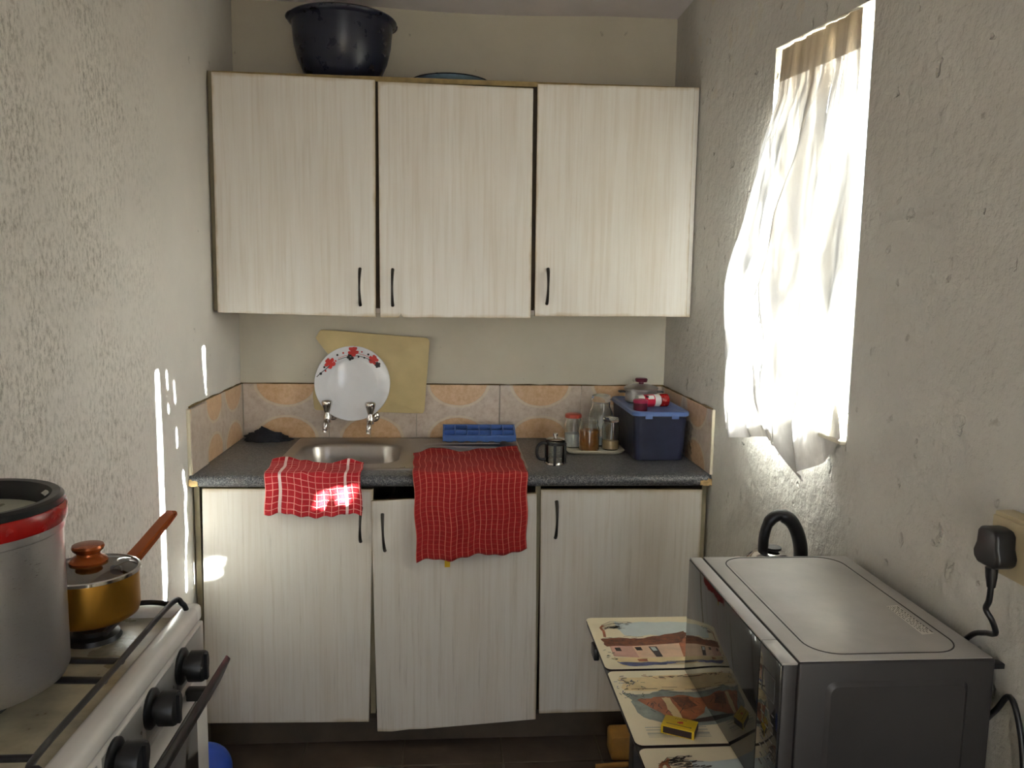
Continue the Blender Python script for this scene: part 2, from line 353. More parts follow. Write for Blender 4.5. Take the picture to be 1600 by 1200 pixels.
# right wall with a crooked window opening
hole = [(WY0, WZ0), (WY1, WZ0), (WY1, 2.088), (WY0, 2.045)]
m = MB()
m.prism([(YR, -.05), (.12, -.05), (.12, WZ0), (WY1, WZ0), (WY0, WZ0), (YR, WZ0)], 'x', W, W+WT)
m.prism([(YR, WZ0), (WY0, WZ0), (WY0, 2.045), (YR, 2.045)], 'x', W, W+WT)
m.prism([(WY1, WZ0), (.12, WZ0), (.12, 2.088), (WY1, 2.088)], 'x', W, W+WT)
m.prism([(YR, 2.045), (WY0, 2.045), (WY1, 2.088), (.12, 2.088), (.12, 2.62), (YR, 2.62)], 'x', W, W+WT)
struct(m.build('wall_right', 'wall_r'))
m = MB()  # wall behind the viewer, its open doorway sized to set the fill light
m.box(0, .80, YR-.12, YR, -.05, 2.62); m.box(1.25, W, YR-.12, YR, -.05, 2.62); m.box(.80, 1.25, YR-.12, YR, 2.15, 2.62)
struct(m.build('wall_rear', 'wall_b'))
m = MB()
m.grid(lambda u, v: (u*W, YR+v*(0-YR), ZC-.014*math.sin(PI*min(1, max(0, (u-.25)/.6)))*(v**3)+.006*(1-u)), 24, 10)
m.box(-.1, W+.1, YR, .1, 2.5, 2.56)
struct(m.build('ceiling', 'ceil', smooth=30))
fl = struct(MB().box(0, W, YR, 0, -.05, -.004).build('floor', 'grout'))
TS = .313; fm = None
for i in range(-1, 5):
    for j in range(0, 10):
        x0 = .325+TS*i+.002; x1 = x0+TS-.004; y1 = -.375-TS*j-.002; y0 = y1-TS+.004
        x0, x1 = max(.001, x0), min(W-.001, x1)
        if x1-x0 < .03: continue
        if 0 < i+1 < 5 and fm is not None:
            o = fm.copy(); COL.objects.link(o); o.location = (x0, y0, 0); o.parent = fl
        else:
            o = MB().box(0, x1-x0, 0, y1-y0, -.006, 0).build('floor_tile', 'floor', None, bevel=.0015, seg=1); o.location = (x0, y0, 0); o.parent = fl
            if abs(x1-x0-TS+.004) < 1e-4: fm = o
struct(MB().box(-14, 14, -16, 12, -.12, -.06).build('ground', 'ground'))
struct(MB().box(3.2, 3.35, -9, 9, -.06, 1.7).build('wall_added_blocker', 'wall_b'))  # unseen wall added to dim sky and ground behind the curtain

# tiles of the splashback
def tile(x0, x1, z0, z1, u0, u1, parent, place):
    m = MB(); d = .008; k = .0012
    P = [(x0, z0), (x1, z0), (x1, z1), (x0, z1)]; Q = [(x0+k, z0+k), (x1-k, z0+k), (x1-k, z1-k), (x0+k, z1-k)]
    vs = [place(a, b, 0) for a, b in P]+[place(a, b, d-k) for a, b in P]+[place(a, b, d) for a, b in Q]
    m.add(vs, [(8, 9, 10, 11)]+[(i+4, (i+1) % 4+4, (i+1) % 4+8, i+8) for i in range(4)]+[(i, (i+1) % 4, (i+1) % 4+4, i+4) for i in range(4)])
    uvp = lambda a, b: (u0+(u1-u0)*(a-x0)/(x1-x0), (b-z0)/(z1-z0))
    pp = P+P+Q
    for fi, f in enumerate(m.f): m.uv[fi] = [uvp(*pp[i]) for i in f]
    return m.build('tile', 'tile', parent, fix=False)
seams = [(.010, .3234, 0, 1), (.3254, .4764, 0, .49), (.4784, .650, .49, 1.02), (.652, .9641, 0, 1), (.9661, 1.2774, 0, 1), (1.2794, 1.590, 0, 1)]
for x0, x1, a, b in seams: tile(x0, x1, .9015, 1.105, a, b, wb, lambda a, b, d: (a, -d, b))
bl = bpy.data.objects['wall_left']; br = bpy.data.objects['wall_right']
for y0, y1, a, b, dz, dx in ((-.279, -.0085, 1, .1, 0, 0), (-.450, -.281, .85, .2, 0, 0), (-.612, -.452, .16, -.3, -.004, .004)):
    tile(y0, y1, .9015, 1.105+dz, a, b, bl, lambda a, b, d, dx=dx: (d+(dx if d else 0), a, b))
for y0, y1, a, b in ((-.305, -.0085, .08, .98), (-.612, -.307, .0, .95)):
    tile(y0, y1, .9015, 1.105, a, b, br, lambda a, b, d: (W-d, a, b))
def grime(path, name, parent):
    random.seed(len(path)); m = MB()
    m.tube(path, [.0022+.0022*random.random() for _ in path], 6); return m.build('sealant_line', 'grime', parent, smooth=60)
grime([(x/40*1.585+.008, -.004, 1.106+random.uniform(-.001, .001)) for x in range(41)], 'a', wb)
grime([(.004, -.6*k/16, 1.106+random.uniform(-.0015, .0015)) for k in range(17)], 'b', bl)
grime([(W-.004, -.6*k/16, 1.106+random.uniform(-.001, .001)) for k in range(17)], 'c', br)
MB().box(W-.0085, W, -.6185, -.6125, .902, 1.107).build('tile_edging', 'cream', br, bevel=.001)
MB().box(0, .010, -.6175, -.6125, .902, 1.100).build('tile_edging', 'cream', bl, bevel=.001)

# window in the right wall
win = bpy.data.objects.new('window_1', None); COL.objects.link(win); win.location = (W+WT-.03, (WY0+WY1)/2, WZ0); struct(win); win['label'] = 'small window behind the thin white curtain'
m = MB(); xf0, xf1 = W+WT-.034, W+WT-.006
m.box(xf0, xf1, WY0, WY0+.02, WZ0, 2.045); m.box(xf0, xf1, WY1-.02, WY1, WZ0, 2.085); m.box(xf0, xf1, WY0, WY1, WZ0, WZ0+.022)
m.prism([(WY0, 2.02), (WY1, 2.06), (WY1, 2.088), (WY0, 2.045)], 'x', xf0, xf1)
m.build('window_frame', 'frame', win)
MB().box(xf0+.006, xf1-.006, -1.208, -1.192, WZ0+.02, 2.05).build('mullion', 'frame', win)
for a, b in ((WY0+.018, -1.206), (-1.194, WY1-.018)):
    MB().prism([(a, WZ0+.02), (b, WZ0+.02), (b, 2.045), (a, 2.035)], 'x', W+WT-.022, W+WT-.018).build('pane', 'pane', win)
MB().box(W-.012, W+WT-.035, WY0+.001, WY1-.001, WZ0-.004, WZ0+.004).build('window_sill', 'reveal', win, bevel=.003)

# curtain
rl = [(0, (1.606, -.982, 2.078)), (.10, (1.600, -.978, 1.955)), (.2, (1.575, -.948, 1.84)), (.45, (1.535, -.925, 1.60)), (.6, (1.52, -.888, 1.49)), (.85, (1.52, -.918, 1.24)), (1, (1.53, -.916, 1.146))]
rrt = [(0, (1.612, -1.372, 2.052)), (.15, (1.615, -1.366, 1.93)), (.3, (1.617, -1.362, 1.77)), (.5, (1.617, -1.364, 1.57)), (.72, (1.612, -1.362, 1.39)), (.9, (1.600, -1.385, 1.24)), (1, (1.592, -1.440, 1.175))]
hem = [(0, -.026), (.10, -.034), (.28, -.046), (.45, -.038), (.60, -.050), (.66, -.035), (.73, -.118), (.84, -.085), (1, 0)]
def curt(u, v):
    a = Vector(lerp_list(rl, v)); b = Vector(lerp_list(rrt, v)); p = a.lerp(b, u)
    p.z += lerp_list(hem, u)*max(0, (v-.72)/.28)**1.5
    amp = .004+.017*min(1, v*1.6)
    ph = u*2*PI
    d = math.sin(ph*4.2+1.7*v+.8*math.sin(3*v))+.55*math.sin(ph*7.3-3.1*v+1.2)+.3*math.sin(ph*13+5*v)
    d += .5*math.sin(ph*1.6+9*v)*v
    edge = min(1, 7*min(u, 1-u)+.15)
    billow = -.050*math.sin(PI*u)*math.sin(PI*min(1, v*.85+.05))*v
    p.x += amp*d*edge*.8+billow; p.y += .010*math.sin(ph*4.2+1.7*v+1.4)*edge*v
    p.x += .004*math.sin(31*v+17*u)*v
    for uc, wd, am, v0 in ((.290, .026, .034, .45), (.475, .032, .038, .40), (.64, .035, .040, .15)):
        p.x -= am*math.exp(-((u-uc-.05*(v-.7))/wd)**2)*max(0, min(1, (v-v0)/.25))
    return p
def sun_hole(u, v):  # holes added so sun patches land on towel, door and left wall
    return (.185 < u < .245 and .735 < v+.3*(u-.2) < .775) or (.335 < u < .435 and .792 < v+.35*(u-.38) < .816) or (.335 < u < .42 and .826 < v+.35*(u-.38) < .844) or (.714 < u < .722 and .10 < v < .40 and math.sin(v*47) > .1) or (.834 < u < .842 and .06 < v < .22 and math.sin(v*60) > -.2) or (.545 < u+.012*math.sin(v*40) < .56 and .42 < v < .84)
tag(MB().grid(curt, 150, 130, skip=sun_hole).build('curtain', 'curtain', smooth=80, fix=False), 'thin white gathered curtain billowing over the window', 'curtain')

# ------------------------------------------------------------------ cupboards
def bow_handle(parent, x0, z0, x1, z1, y):
    n = 14; path = []; R = []
    for k in range(n+1):
        t = k/n; b = math.sin(PI*t)**.6; path.append((x0+(x1-x0)*t, y-.002-.026*b, z0+(z1-z0)*t)); R.append(.0036+.0022*abs(2*t-1)**1.5)
    return MB().tube(path, R, 8, up=(1, 0, 0)).build('handle', 'dmetal', parent, smooth=60)
def door(parent, poly, yf, th, hx, mat):
    m = MB().prism(poly, 'y', yf, yf+th, 0, 1)
    d = m.build('door', [mat, 'edge'], parent, bevel=.0012, seg=1)
    bow_handle(d, *hx, yf); return d
UZ0, UZ1, UD = 1.383, 2.1435, .316
wu = thing('wall_cabinet', 'long white woodgrain wall cabinet with three doors above the sink', 'cabinet', (.8, -.16, UZ0))
t = .016
MB().box(.002, .002+t, -UD, -.001, UZ0, UZ1).build('side_panel', 'carc', wu, bevel=.001); MB().box(W-.002-t, W-.002, -UD, -.001, UZ0, UZ1).build('side_panel', 'lam', wu, bevel=.001)
MB().box(.018, W-.018, -UD, -.001, UZ1-t, UZ1).build('top_panel', 'edge', wu); MB().box(.018, W-.018, -UD, -.001, UZ0, UZ0+t).build('bottom_panel', 'lam', wu)
MB().box(.018, W-.018, -.006, -.001, UZ0+t, UZ1-t).build('back_panel', 'inner', wu)
for x in (.538, 1.051): MB().box(x-t/2, x+t/2, -UD, -.006, UZ0+t, UZ1-t).build('divider', 'inner', wu)
MB().box(.018, W-.018, -.30, -.006, 1.75, 1.765).build('shelf', 'inner', wu)
door(wu, [(.0195, 1.379), (.5304, 1.3695), (.5325, 2.1277), (.0204, 2.1358)], -.336, .016, (.4805, 1.409, .4805, 1.528), 'lam')
door(wu, [(.5451, 1.3693), (.606, 1.3697), (.6135, 1.381), (.617, 1.376), (.622, 1.370), (1.047, 1.3736), (1.0415, 2.1187), (.5405, 2.124)], -.334, .016, (.5865, 1.409, .5867, 1.5275), 'lam')
door(wu, [(1.0600, 1.3802), (1.581, 1.3849), (1.5765, 2.1384), (1.0554, 2.1332)], -.334, .016, (1.0998, 1.4218, 1.1017, 1.538), 'lam')

bu = thing('base_cabinet', 'white woodgrain sink cabinet with three worn doors, the middle one sagging', 'cabinet', (.8, -.3, 0))
BF = -.582
MB().box(.004, .004+t, BF, -.005, 0, .864).build('side_panel', 'carc', bu); MB().box(W-.004-t, W-.004, BF, -.005, 0, .864).build('side_panel', 'carc', bu)
MB().box(.02, W-.02, BF, -.011, .10, .116).build('bottom_panel', 'inner', bu); MB().box(.02, W-.02, -.011, -.005, .0, .864).build('back_panel', 'inner', bu)
for x in (.540, 1.056): MB().box(x-t/2, x+t/2, BF, -.011, .116, .70 if x < 1 else .864).build('divider', 'carc', bu)
MB().box(.02, W-.02, -.545, -.529, 0, .10).build('kickboard', 'kick', bu)
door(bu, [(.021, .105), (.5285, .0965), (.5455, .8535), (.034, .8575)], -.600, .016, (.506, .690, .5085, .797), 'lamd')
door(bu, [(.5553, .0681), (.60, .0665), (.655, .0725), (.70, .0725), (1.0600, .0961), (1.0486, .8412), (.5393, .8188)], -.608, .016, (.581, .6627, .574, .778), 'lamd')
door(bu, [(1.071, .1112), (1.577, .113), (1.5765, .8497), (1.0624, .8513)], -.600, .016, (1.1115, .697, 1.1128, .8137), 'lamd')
tag(MB().box(.765, .782, -.6095, -.6083, .607, .629).build('sticker', 'yellow', bevel=.0003), 'small yellow paper tag on the sagging middle cabinet door', 'sticker')

# worktop
SX0, SX1, SY0, SY1 = .222, 1.028, -.543, -.04
def nose(y0, y1):
    pts = [(y1, .864), (y1, .9)]; r = .018
    for k in range(9):
        a = PI/2+PI*k/8; pts.append((y0+r+r*math.cos(a), .882+.018*math.sin(a)))
    return pts
wt = thing('worktop', 'dark speckled granite-look worktop with a rounded front edge', 'worktop', (.8, -.3, .864))
m = MB().prism(nose(-.622, SY0+.015), 'x', .002, W-.002)
m.box(.002, SX0+.015, SY0+.015, -.001, .864, .9); m.box(SX1-.015, W-.002, SY0+.015, -.001, .864, .9); m.box(SX0+.015, SX1-.015, SY1-.015, -.001, .864, .9)
m.build('slab', 'granite', wt, smooth=40, fix=False)
for x0, x1 in ((.0015, .028), (1.562, 1.5985)):
    rr_ = random.Random(int(x0*100)); n = 7; P = []
    for k in range(n+1): P.append((x0+(x1-x0)*k/n, .866+.006*rr_.random()))
    for k in range(n, -1, -1): P.append((x0+(x1-x0)*k/n, .882+.012*rr_.random()*(1-k/n if x0 < .5 else k/n)+.002))
    MB().prism(P, 'y', -.6226, -.607).build('chipped_corner', 'chip', wt, fix=True)

# sink
sk = thing('sink', 'stainless steel inset sink with one bowl and a drainer', 'sink', (.62, -.29, .9))
def rect_loop(x0, x1, y0, y1, inner):
    # outer rectangle sampled with the same count as the rounded inner loop
    out = []; cx, cy = (x0+x1)/2, (y0+y1)/2
    ix = [p[0] for p in inner]; iy = [p[1] for p in inner]; jx, jy = (min(ix)+max(ix))/2, (min(iy)+max(iy))/2
    hw, hh = (max(ix)-min(ix))/2, (max(iy)-min(iy))/2
    for x, y in inner:
        a, b = (x-jx)/hw, (y-jy)/hh; k = max(abs(a), abs(b)); out.append((cx+a/k*(x1-x0)/2, cy+b/k*(y1-y0)/2))
    return out
B = (.262, .612, -.478, -.150); DR = (.662, .990, -.490, -.105)
m = MB(); zs = .9075
inn = rrect(*B, .085, 8); out = rect_loop(SX0+.006, .636, SY0+.006, SY1-.006, inn)
lp = [[(x, y, zs) for x, y in out]]
for ins, z in ((-.006, zs), (0, zs-.003), (.004, zs-.012), (.010, zs-.06), (.018, zs-.12), (.045, zs-.145), (.10, zs-.150)):
    lp.append([(x, y, z) for x, y in rrect(B[0]+ins, B[1]-ins, B[2]+ins, B[3]-ins, max(.03, .085-ins*.5), 8)])
m.loft(lp, cap=False)
k = len(m.v)-len(inn); m.f.append(tuple(range(k, k+len(inn)))); m.mi.append(0)
inn = rrect(*DR, .05, 8); out = rect_loop(.636, SX1-.006, SY0+.006, SY1-.006, inn)
m.loft([[(x, y, zs) for x, y in out], [(x, y, zs) for x, y in inn], [(x, y, zs-.003) for x, y in rrect(DR[0]+.006, DR[1]-.006, DR[2]+.006, DR[3]-.006, .046, 8)]], cap=False)
k = len(m.v)-len(inn); m.f.append(tuple(range(k, k+len(inn)))); m.mi.append(0)
# rolled outer lip
lipo = rrect(SX0, SX1, SY0, SY1, .012, 4); lipi = rrect(SX0+.006, SX1-.006, SY0+.006, SY1-.006, .007, 4)
m.loft([[(x, y, .9003) for x, y in lipo], [(x, y, .9045) for x, y in lipo], [(x, y, zs) for x, y in lipi]], cap=False)
m.build('basin', 'steel', sk, smooth=50)
for q in range(6):
    y = -.45+q*.062; MB().tube([(.69, y, zs-.0025), (.70, y, zs-.0008), (.95, y, zs-.0008), (.96, y, zs-.0025)], .004, 6, flat=.5).build('drainer_rib', 'steel', sk, smooth=60)
MB().lathe([(0, zs-.149), (.02, zs-.149), (.03, zs-.1475), (.034, zs-.149)], (.437, -.314, 0), 20).build('drain', 'chrome', sk, smooth=50)

# taps on the tiles
def tap(x, zz, label):
    t = thing('tap', label, 'tap', (x, -.008, zz))
    MB().lathe([(0, .0), (.021, .0), (.021, .003), (.014, .009), (0, .010)], (x+.004, -.0085, zz), 20, axis='y').build('flange', 'chrome', t, smooth=40)
    m = MB().tube([(x+.004, -.012, zz), (x+.002, -.05, zz), (x, -.110, zz)], [.0095, .0095, .012], 12)
    m.lathe([(0, zz-.014), (.013, zz-.012), (.0135, zz+.012), (.010, zz+.018), (.009, zz+.026), (0, zz+.026)], (x, -.110, 0), 16); m.build('body', 'chrome', t, smooth=50)
    MB().lathe([(0, zz+.024), (.010, zz+.025), (.013, zz+.034), (.0185, zz+.052), (.020, zz+.062), (.017, zz+.068), (.008, zz+.071), (0, zz+.071)], (x, -.110, 0), 10).build('tap_handle', 'chrome', t, smooth=50)
    MB().tube(spline([(x, -.112, zz-.004), (x-.001, -.130, zz-.008), (x-.003, -.140, zz-.022), (x-.004, -.142, zz-.042)], 5), [.0095]*12+[.009, .0085, .0085, .009], 12).build('spout', 'chrome', t, smooth=50)
tap(.333, .990, 'chrome tap in front of the left edge of the flowered plate'); tap(.488, .984, 'chrome tap in front of the lower right of the flowered plate')

# cutting board behind the plate
pb = [(.2925, 1.300), (.286, 1.288), (.281, 1.279), (.292, 1.262), (.318, 1.228), (.345, 1.20), (.345, 1.12), (.290, 1.115), (.270, 1.09), (.268, 1.06), (.272, 1.016), (.280, 1.009), (.664, .998), (.676, .999), (.681, 1.010), (.700, 1.265), (.697, 1.277), (.688, 1.283), (.310, 1.309), (.300, 1.308)]
m = MB().prism(pb, 'y', -.0255, -.0175)
tag(m.build('cutting_board', 'board', bevel=.0018), 'yellowed plastic cutting board standing behind the flowered plate', 'cutting board')

# plate with blossom decoration
PR = .138
pl = thing('plate', 'white china plate with red and black blossoms leaning against the taps', 'plate', (.4185, -.058, 1.1145), (math.radians(81), 0, math.radians(1.5)))
prof = [(0, -.012), (.06, -.012), (.063, -.015), (.067, -.015), (.069, -.011), (.09, -.009), (PR-.002, .004), (PR, .006), (PR-.002, .0075), (.098, -.003), (.091, -.006), (.086, -.0085), (0, -.009)]
MB().lathe(prof, (0, 0, 0), 64).build('dish', 'china', pl, smooth=35, local=True)
def rimz(r): return -.003+(r-.098)/(PR-.002-.098)*.0105+.0009 if r > .098 else -.0035
m = MB()
def pol(deg, r): a = math.radians(deg); return (r*math.cos(a), r*math.sin(a))
def disc(m, cx, cy, r, mi, n=10):
    m.add([(cx+r*math.cos(2*PI*k/n), cy+r*math.sin(2*PI*k/n), rimz(math.hypot(cx, cy))+.0004) for k in range(n)], [tuple(range(n))], mi)
def blossom(m, deg, r, s, mi):
    cx, cy = pol(deg, r)
    for k in range(5):
        a = 2*PI*k/5+deg; disc(m, cx+s*.62*math.cos(a), cy+s*.62*math.sin(a), s*.46, mi)
    disc(m, cx, cy, s*.5, mi)
for d, r, s, mi in ((138, .112, .0165, 0), (89, .119, .0155, 0), (49, .117, .0145, 0), (95, .098, .0105, 1), (37, .114, .009, 1)): blossom(m, d, r, s*1.22, mi)
for d, r, s, mi in ((118, .118, .004, 1), (107, .117, .0035, 0), (74, .121, .003, 0), (62, .121, .004, 1), (78, .100, .0035, 1), (66, .104, .0035, 1), (127, .103, .0035, 0), (150, .118, .004, 1), (155, .108, .0035, 0), (145, .098, .0035, 1), (55, .106, .003, 1), (163, .120, .005, 1)): disc(m, *pol(d, r), s, mi)
def stroke(m, pts, w, z, mi):
    for a, b in zip(pts, pts[1:]):
        a, b = Vector(a), Vector(b); d = (b-a); n = Vector((-d.y, d.x)).normalized()*w/2
        za = z(a) if callable(z) else z; zb = z(b) if callable(z) else z
        m.add([(*(a+n), za), (*(a-n), za), (*(b-n), zb), (*(b+n), zb)], [(0, 1, 2, 3)], mi)
zf = lambda p: rimz(math.hypot(p[0], p[1]))+.0006
stroke(m, [pol(170, .131), pol(163, .122), pol(152, .110), pol(142, .106)], .0026, zf, 1)
stroke(m, [pol(122, .102), pol(108, .100), pol(97, .100), pol(80, .104), pol(62, .106), pol(45, .112), pol(38, .114)], .002, zf, 1)
stroke(m, [pol(120, .106), pol(105, .106), pol(97, .103)], .0014, zf, 0); stroke(m, [pol(84, .113), pol(66, .113), pol(54, .114)], .0014, zf, 0)
m.build('blossom_print', ['red', 'blackp'], pl, local=True, fix=False)

# towels
def towel(name, x0, x1, ytop, hang, mat, label, seed, yf=-.626, thick=.003, z0=.912):
    # ytop(u) start on the worktop, hang(u) lower hem height
    rn = random.Random(seed); ph = [rn.uniform(0, 6) for _ in range(6)]
    def path(u, v):
        yt = ytop(u); flat = abs(yf+.012-yt); arc = .03; drop = z0-.012-hang(u); L = flat+arc+drop; s = v*L
        if s < flat: y, z = yt-s, z0
        elif s < flat+arc:
            a = (s-flat)/arc*PI/2; y, z = yf+.012-.017*math.sin(a), z0-.017*(1-math.cos(a))
        else: y, z = yf-.005, z0-.017-(s-flat-arc)*(drop-.005)/drop
        return y, z, s, s > flat+arc, (s-flat-arc)/max(.01, drop)
    def P(u, v):
        y, z, s, h, q = path(u, v); x = x0(v)+(x1(v)-x0(v))*u
        w = .0035*math.sin(u*17+ph[0])+.003*math.sin(u*29+ph[1]+2*v)
        if h: y -= max(-.001, (w+.004)*min(1, q*1.5)); z += .0025*math.sin(u*40+ph[2])*q
        else: z += max(0, .0025*math.sin(u*13+ph[3]+s*30)+.0022*math.sin(u*27+ph[4]-s*40)) + (.012*math.exp(-((v)/.05)**2)*max(0, math.sin(u*9+ph[5])) if v < .15 else 0)
        return (x+.002*math.sin(s*45+ph[4]), y, z)
    Lm = path(.5, 1)[2]
    m = MB().grid(P, 70, 60, uvf=lambda u, v: (u*(x1(.5)-x0(.5)), v*Lm))
    o = m.build(name, mat, smooth=80, fix=False)
    md = o.modifiers.new('thickness', 'SOLIDIFY'); md.thickness = thick; md.offset = 1
    return tag(o, label, 'towel')
towel('dish_towel', lambda v: .212+.014*min(1, v*2), lambda v: .507+.008*v, lambda u: -.452-.045*u+.012*math.sin(u*7), lambda u: .783+.006*math.sin(u*9)-.003*u, 'towel1', 'small red towel with white grid and stripes hanging below the sink bowl', 3)
towel('dish_towel', lambda v: .656+.024*v, lambda v: 1.017+.001*v, lambda u: -.335+.085*u+.016*math.sin(u*11), lambda u: .633+.034*u+.006*math.sin(u*14), 'towel2', 'large red checked towel draped from the drainer over the middle door', 5, yf=-.628)

# ice tray
it = thing('ice_tray', 'blue plastic ice cube tray on the drainer against the tiles', 'ice tray', (.885, -.112, .9085))
x0, x1, y0, y1, zt_ = .752, 1.018, -.162, -.062, .940
m = MB()
m.box(x0, x1, y0, y0+.006, zt_-.022, zt_); m.box(x0, x1, y1-.006, y1, zt_-.022, zt_); m.box(x0, x0+.006, y0, y1, zt_-.022, zt_); m.box(x1-.006, x1, y0, y1, zt_-.022, zt_)
m.box(x0+.005, x1-.005, y0+.005, y1-.005, zt_-.022, zt_-.018, 1); m.build('rim', ['iceblue', 'iceblue'], it, bevel=.001)
for k in range(1, 6):
    x = x0+(x1-x0)*k/6; MB().box(x-.002, x+.002, y0+.006, y1-.006, zt_-.019, zt_-.0005).build('divider', 'iceblue', it, bevel=.0008)
MB().box(x0+.006, x1-.006, -.114, -.110, zt_-.019, zt_-.0005).build('divider', 'iceblue', it)
for k in range(6):
    for j in range(2):
        cx = x0+(x1-x0)*(k+.5)/6; cy = y0+(y1-y0)*(j+.5)/2
        MB().loft([[(x, y, z) for x, y in rrect(cx-a, cx+a, cy-a, cy+a, a*.6, 4)] for a, z in ((.013, .9086), (.018, .913), (.020, zt_-.021))]).build('cube_cup', 'iceblue', it, smooth=40)

it.rotation_euler = (math.radians(15), 0, 0); it.location = (.885, -.108, .9215)

# crumpled cloth
bm = bmesh.new(); bmesh.ops.create_icosphere(bm, subdivisions=4, radius=1)
from mathutils import noise as nz
for v in bm.verts:
    p = v.co.copy(); f = 1+.35*nz.noise(p*2.2)+.22*nz.noise(p*5.1)+.1*nz.noise(p*11)
    v.co = Vector((p.x*.078*f, p.y*.034*f, max(-.0, p.z*.042*f*(1.15-.55*abs(p.x+.3)))))
me = bpy.data.meshes.new('cloth'); bm.to_mesh(me); bm.free(); me.materials.append(MT['rag'])
for p in me.polygons: p.use_smooth = True
o = bpy.data.objects.new('cleaning_cloth', me); COL.objects.link(o); o.location = (.108, -.062, .9005)
tag(o, 'crumpled black cleaning cloth in the left back corner of the worktop', 'cloth')

# small coffee press
fp = thing('coffee_press', 'small glass coffee press with black handle beside the jar tray', 'coffee press', (1.122, -.455, .9))
cx, cy = 1.124, -.455
MB().lathe([(0, .906), (.028, .906), (.031, .909), (.031, .978), (.0325, .982), (.031, .983), (.029, .979), (.029, .911), (.027, .9085), (0, .9085)], (cx, cy, 0), 32).build('beaker', 'glass', fp, smooth=40)
MB().lathe([(.0318, .966), (.0338, .966), (.0338, .976), (.0318, .976)], (cx, cy, 0), 32, closed=True).build('collar', 'black', fp, smooth=40)
MB().lathe([(.029, .9003), (.0335, .9003), (.0335, .906), (.0312, .909), (.029, .9055)], (cx, cy, 0), 32, closed=True).build('base_ring', 'chrome', fp, smooth=40)
for a in (-100, 10, 150):
    a = math.radians(a); px, py = cx+.0335*math.cos(a), cy+.0335*math.sin(a); MB().box(px-.0045, px+.0045, py-.0025, py+.0025, .9003, .97).build('strap', 'black', fp, bevel=.001)
MB().tube(spline([(cx-.032, cy-.012, .971), (cx-.046, cy-.016, .974), (cx-.060, cy-.018, .962), (cx-.062, cy-.018, .938), (cx-.052, cy-.016, .921), (cx-.034, cy-.012, .919)], 5), .0062, 10, flat=.8).build('grip', 'black', fp, smooth=60)
MB().lathe([(0, .9825), (.030, .9825), (.032, .984), (.028, .987), (.012, .990), (0, .990)], (cx, cy, 0), 32).build('lid', 'chrome', fp, smooth=40)
MB().lathe([(.003, .989), (.003, .993), (.008, .994), (.008, 1.002), (.005, 1.004), (0, 1.004)], (cx, cy, 0), 16).build('knob', 'chrome', fp, smooth=40)

# tray with jars
m = MB(); tr = (1.186, 1.388, -.318, -.098)
lp = []
for ins, z in ((.014, .9003), (.004, .906), (-.002, .914), (-.002, .9155), (.001, .9155), (.007, .9085), (.018, .9045)):
    lp.append([(x, y, z) for x, y in rrect(tr[0]+ins, tr[1]-ins, tr[2]+ins, tr[3]-ins, .026, 6)])
m.loft(lp); tag(m.build('tray', 'cream', smooth=40), 'shallow cream tray holding four glass jars', 'tray')
def jar(c, prof, th, label, lid=None, fill=None, fillz=0, fmat=None, z0=.905, group='glass jars on the tray'):
    t = thing('jar', label, 'jar', (c[0], c[1], z0), group=group)
    inner = [(max(0, r-th), z+(th if k == 0 else 0)) for k, (r, z) in enumerate(prof)]
    P = [(0, z0)]+[(r, z0+z) for r, z in prof]+[(r, z0+z) for r, z in reversed(inner)]+[(0, z0+inner[0][1])]
    MB().lathe(P, (c[0], c[1], 0), 32).build('glass_body', 'glass', t, smooth=40)
    if fill:
        fp_ = [(0, z0+th+.0006)]+[(r-th-.0006, z0+max(z, th)+.0006) for r, z in prof if z < fillz]
        rl_ = fp_[-1][0]; fp_ += [(rl_, z0+fillz), (0, z0+fillz+.003)]
        MB().lathe(fp_, (c[0], c[1], 0), 24).build(fill, fmat, t, smooth=40)
    if lid: lid(t, c, z0)
    return t
def redlid(t, c, z0): MB().lathe([(0, z0+.122), (.026, z0+.122), (.030, z0+.119), (.030, z0+.108), (.0285, z0+.107), (.0285, z0+.116), (0, z0+.116)], (c[0], c[1], 0), 32).build('lid', 'redlid', t, smooth=40)
def glasslid(r, z, s):
    def f(t, c, z0):
        MB().lathe([(0, z0+z), (r*.92, z0+z), (r, z0+z+.004), (r, z0+z+.010), (r*.9, z0+z+.014*s), (r*.5, z0+z+.017*s), (0, z0+z+.018*s)], (c[0], c[1], 0), 32).build('lid', 'glass', t, smooth=40)
        MB().tube([(c[0]+(r*.90)*math.cos(a), c[1]+(r*.90)*math.sin(a), z0+z-.004) for a in [2*PI*k/28 for k in range(28)]], .0014, 6, closed=True).build('clip_wire', 'chrome', t, smooth=60)
        MB().tube([(c[0]+.004, c[1]-r*.92, z0+z-.002), (c[0]+.004, c[1]-r*1.06, z0+z-.016), (c[0]+.004, c[1]-r*1.03, z0+z-.034)], .0014, 6).build('clasp', 'chrome', t, smooth=60)
    return f
jar((1.271, -.250), [(.033, 0), (.0365, .004), (.0365, .074), (.034, .084), (.029, .092), (.029, .097), (.031, .100), (.031, .103), (.029, .106), (.030, .112)], .002, 'open glass jar filled with brown powder at the front of the tray', fill='brown_powder', fillz=.072, fmat='amber')
jar((1.3515, -.234), [(.028, 0), (.031, .004), (.031, .078), (.029, .088), (.027, .092), (.027, .100)], .002, 'clip-top glass jar with a little beige powder beside the navy box', glasslid(.0285, .1005, 1), 'beige_powder', .034, 'sand')
jar((1.222, -.192), [(.028, 0), (.032, .004), (.032, .080), (.030, .090), (.0265, .098), (.0265, .1155)], .002, 'glass jar with a red lid and white salt inside', redlid, 'salt', .05, 'salt')
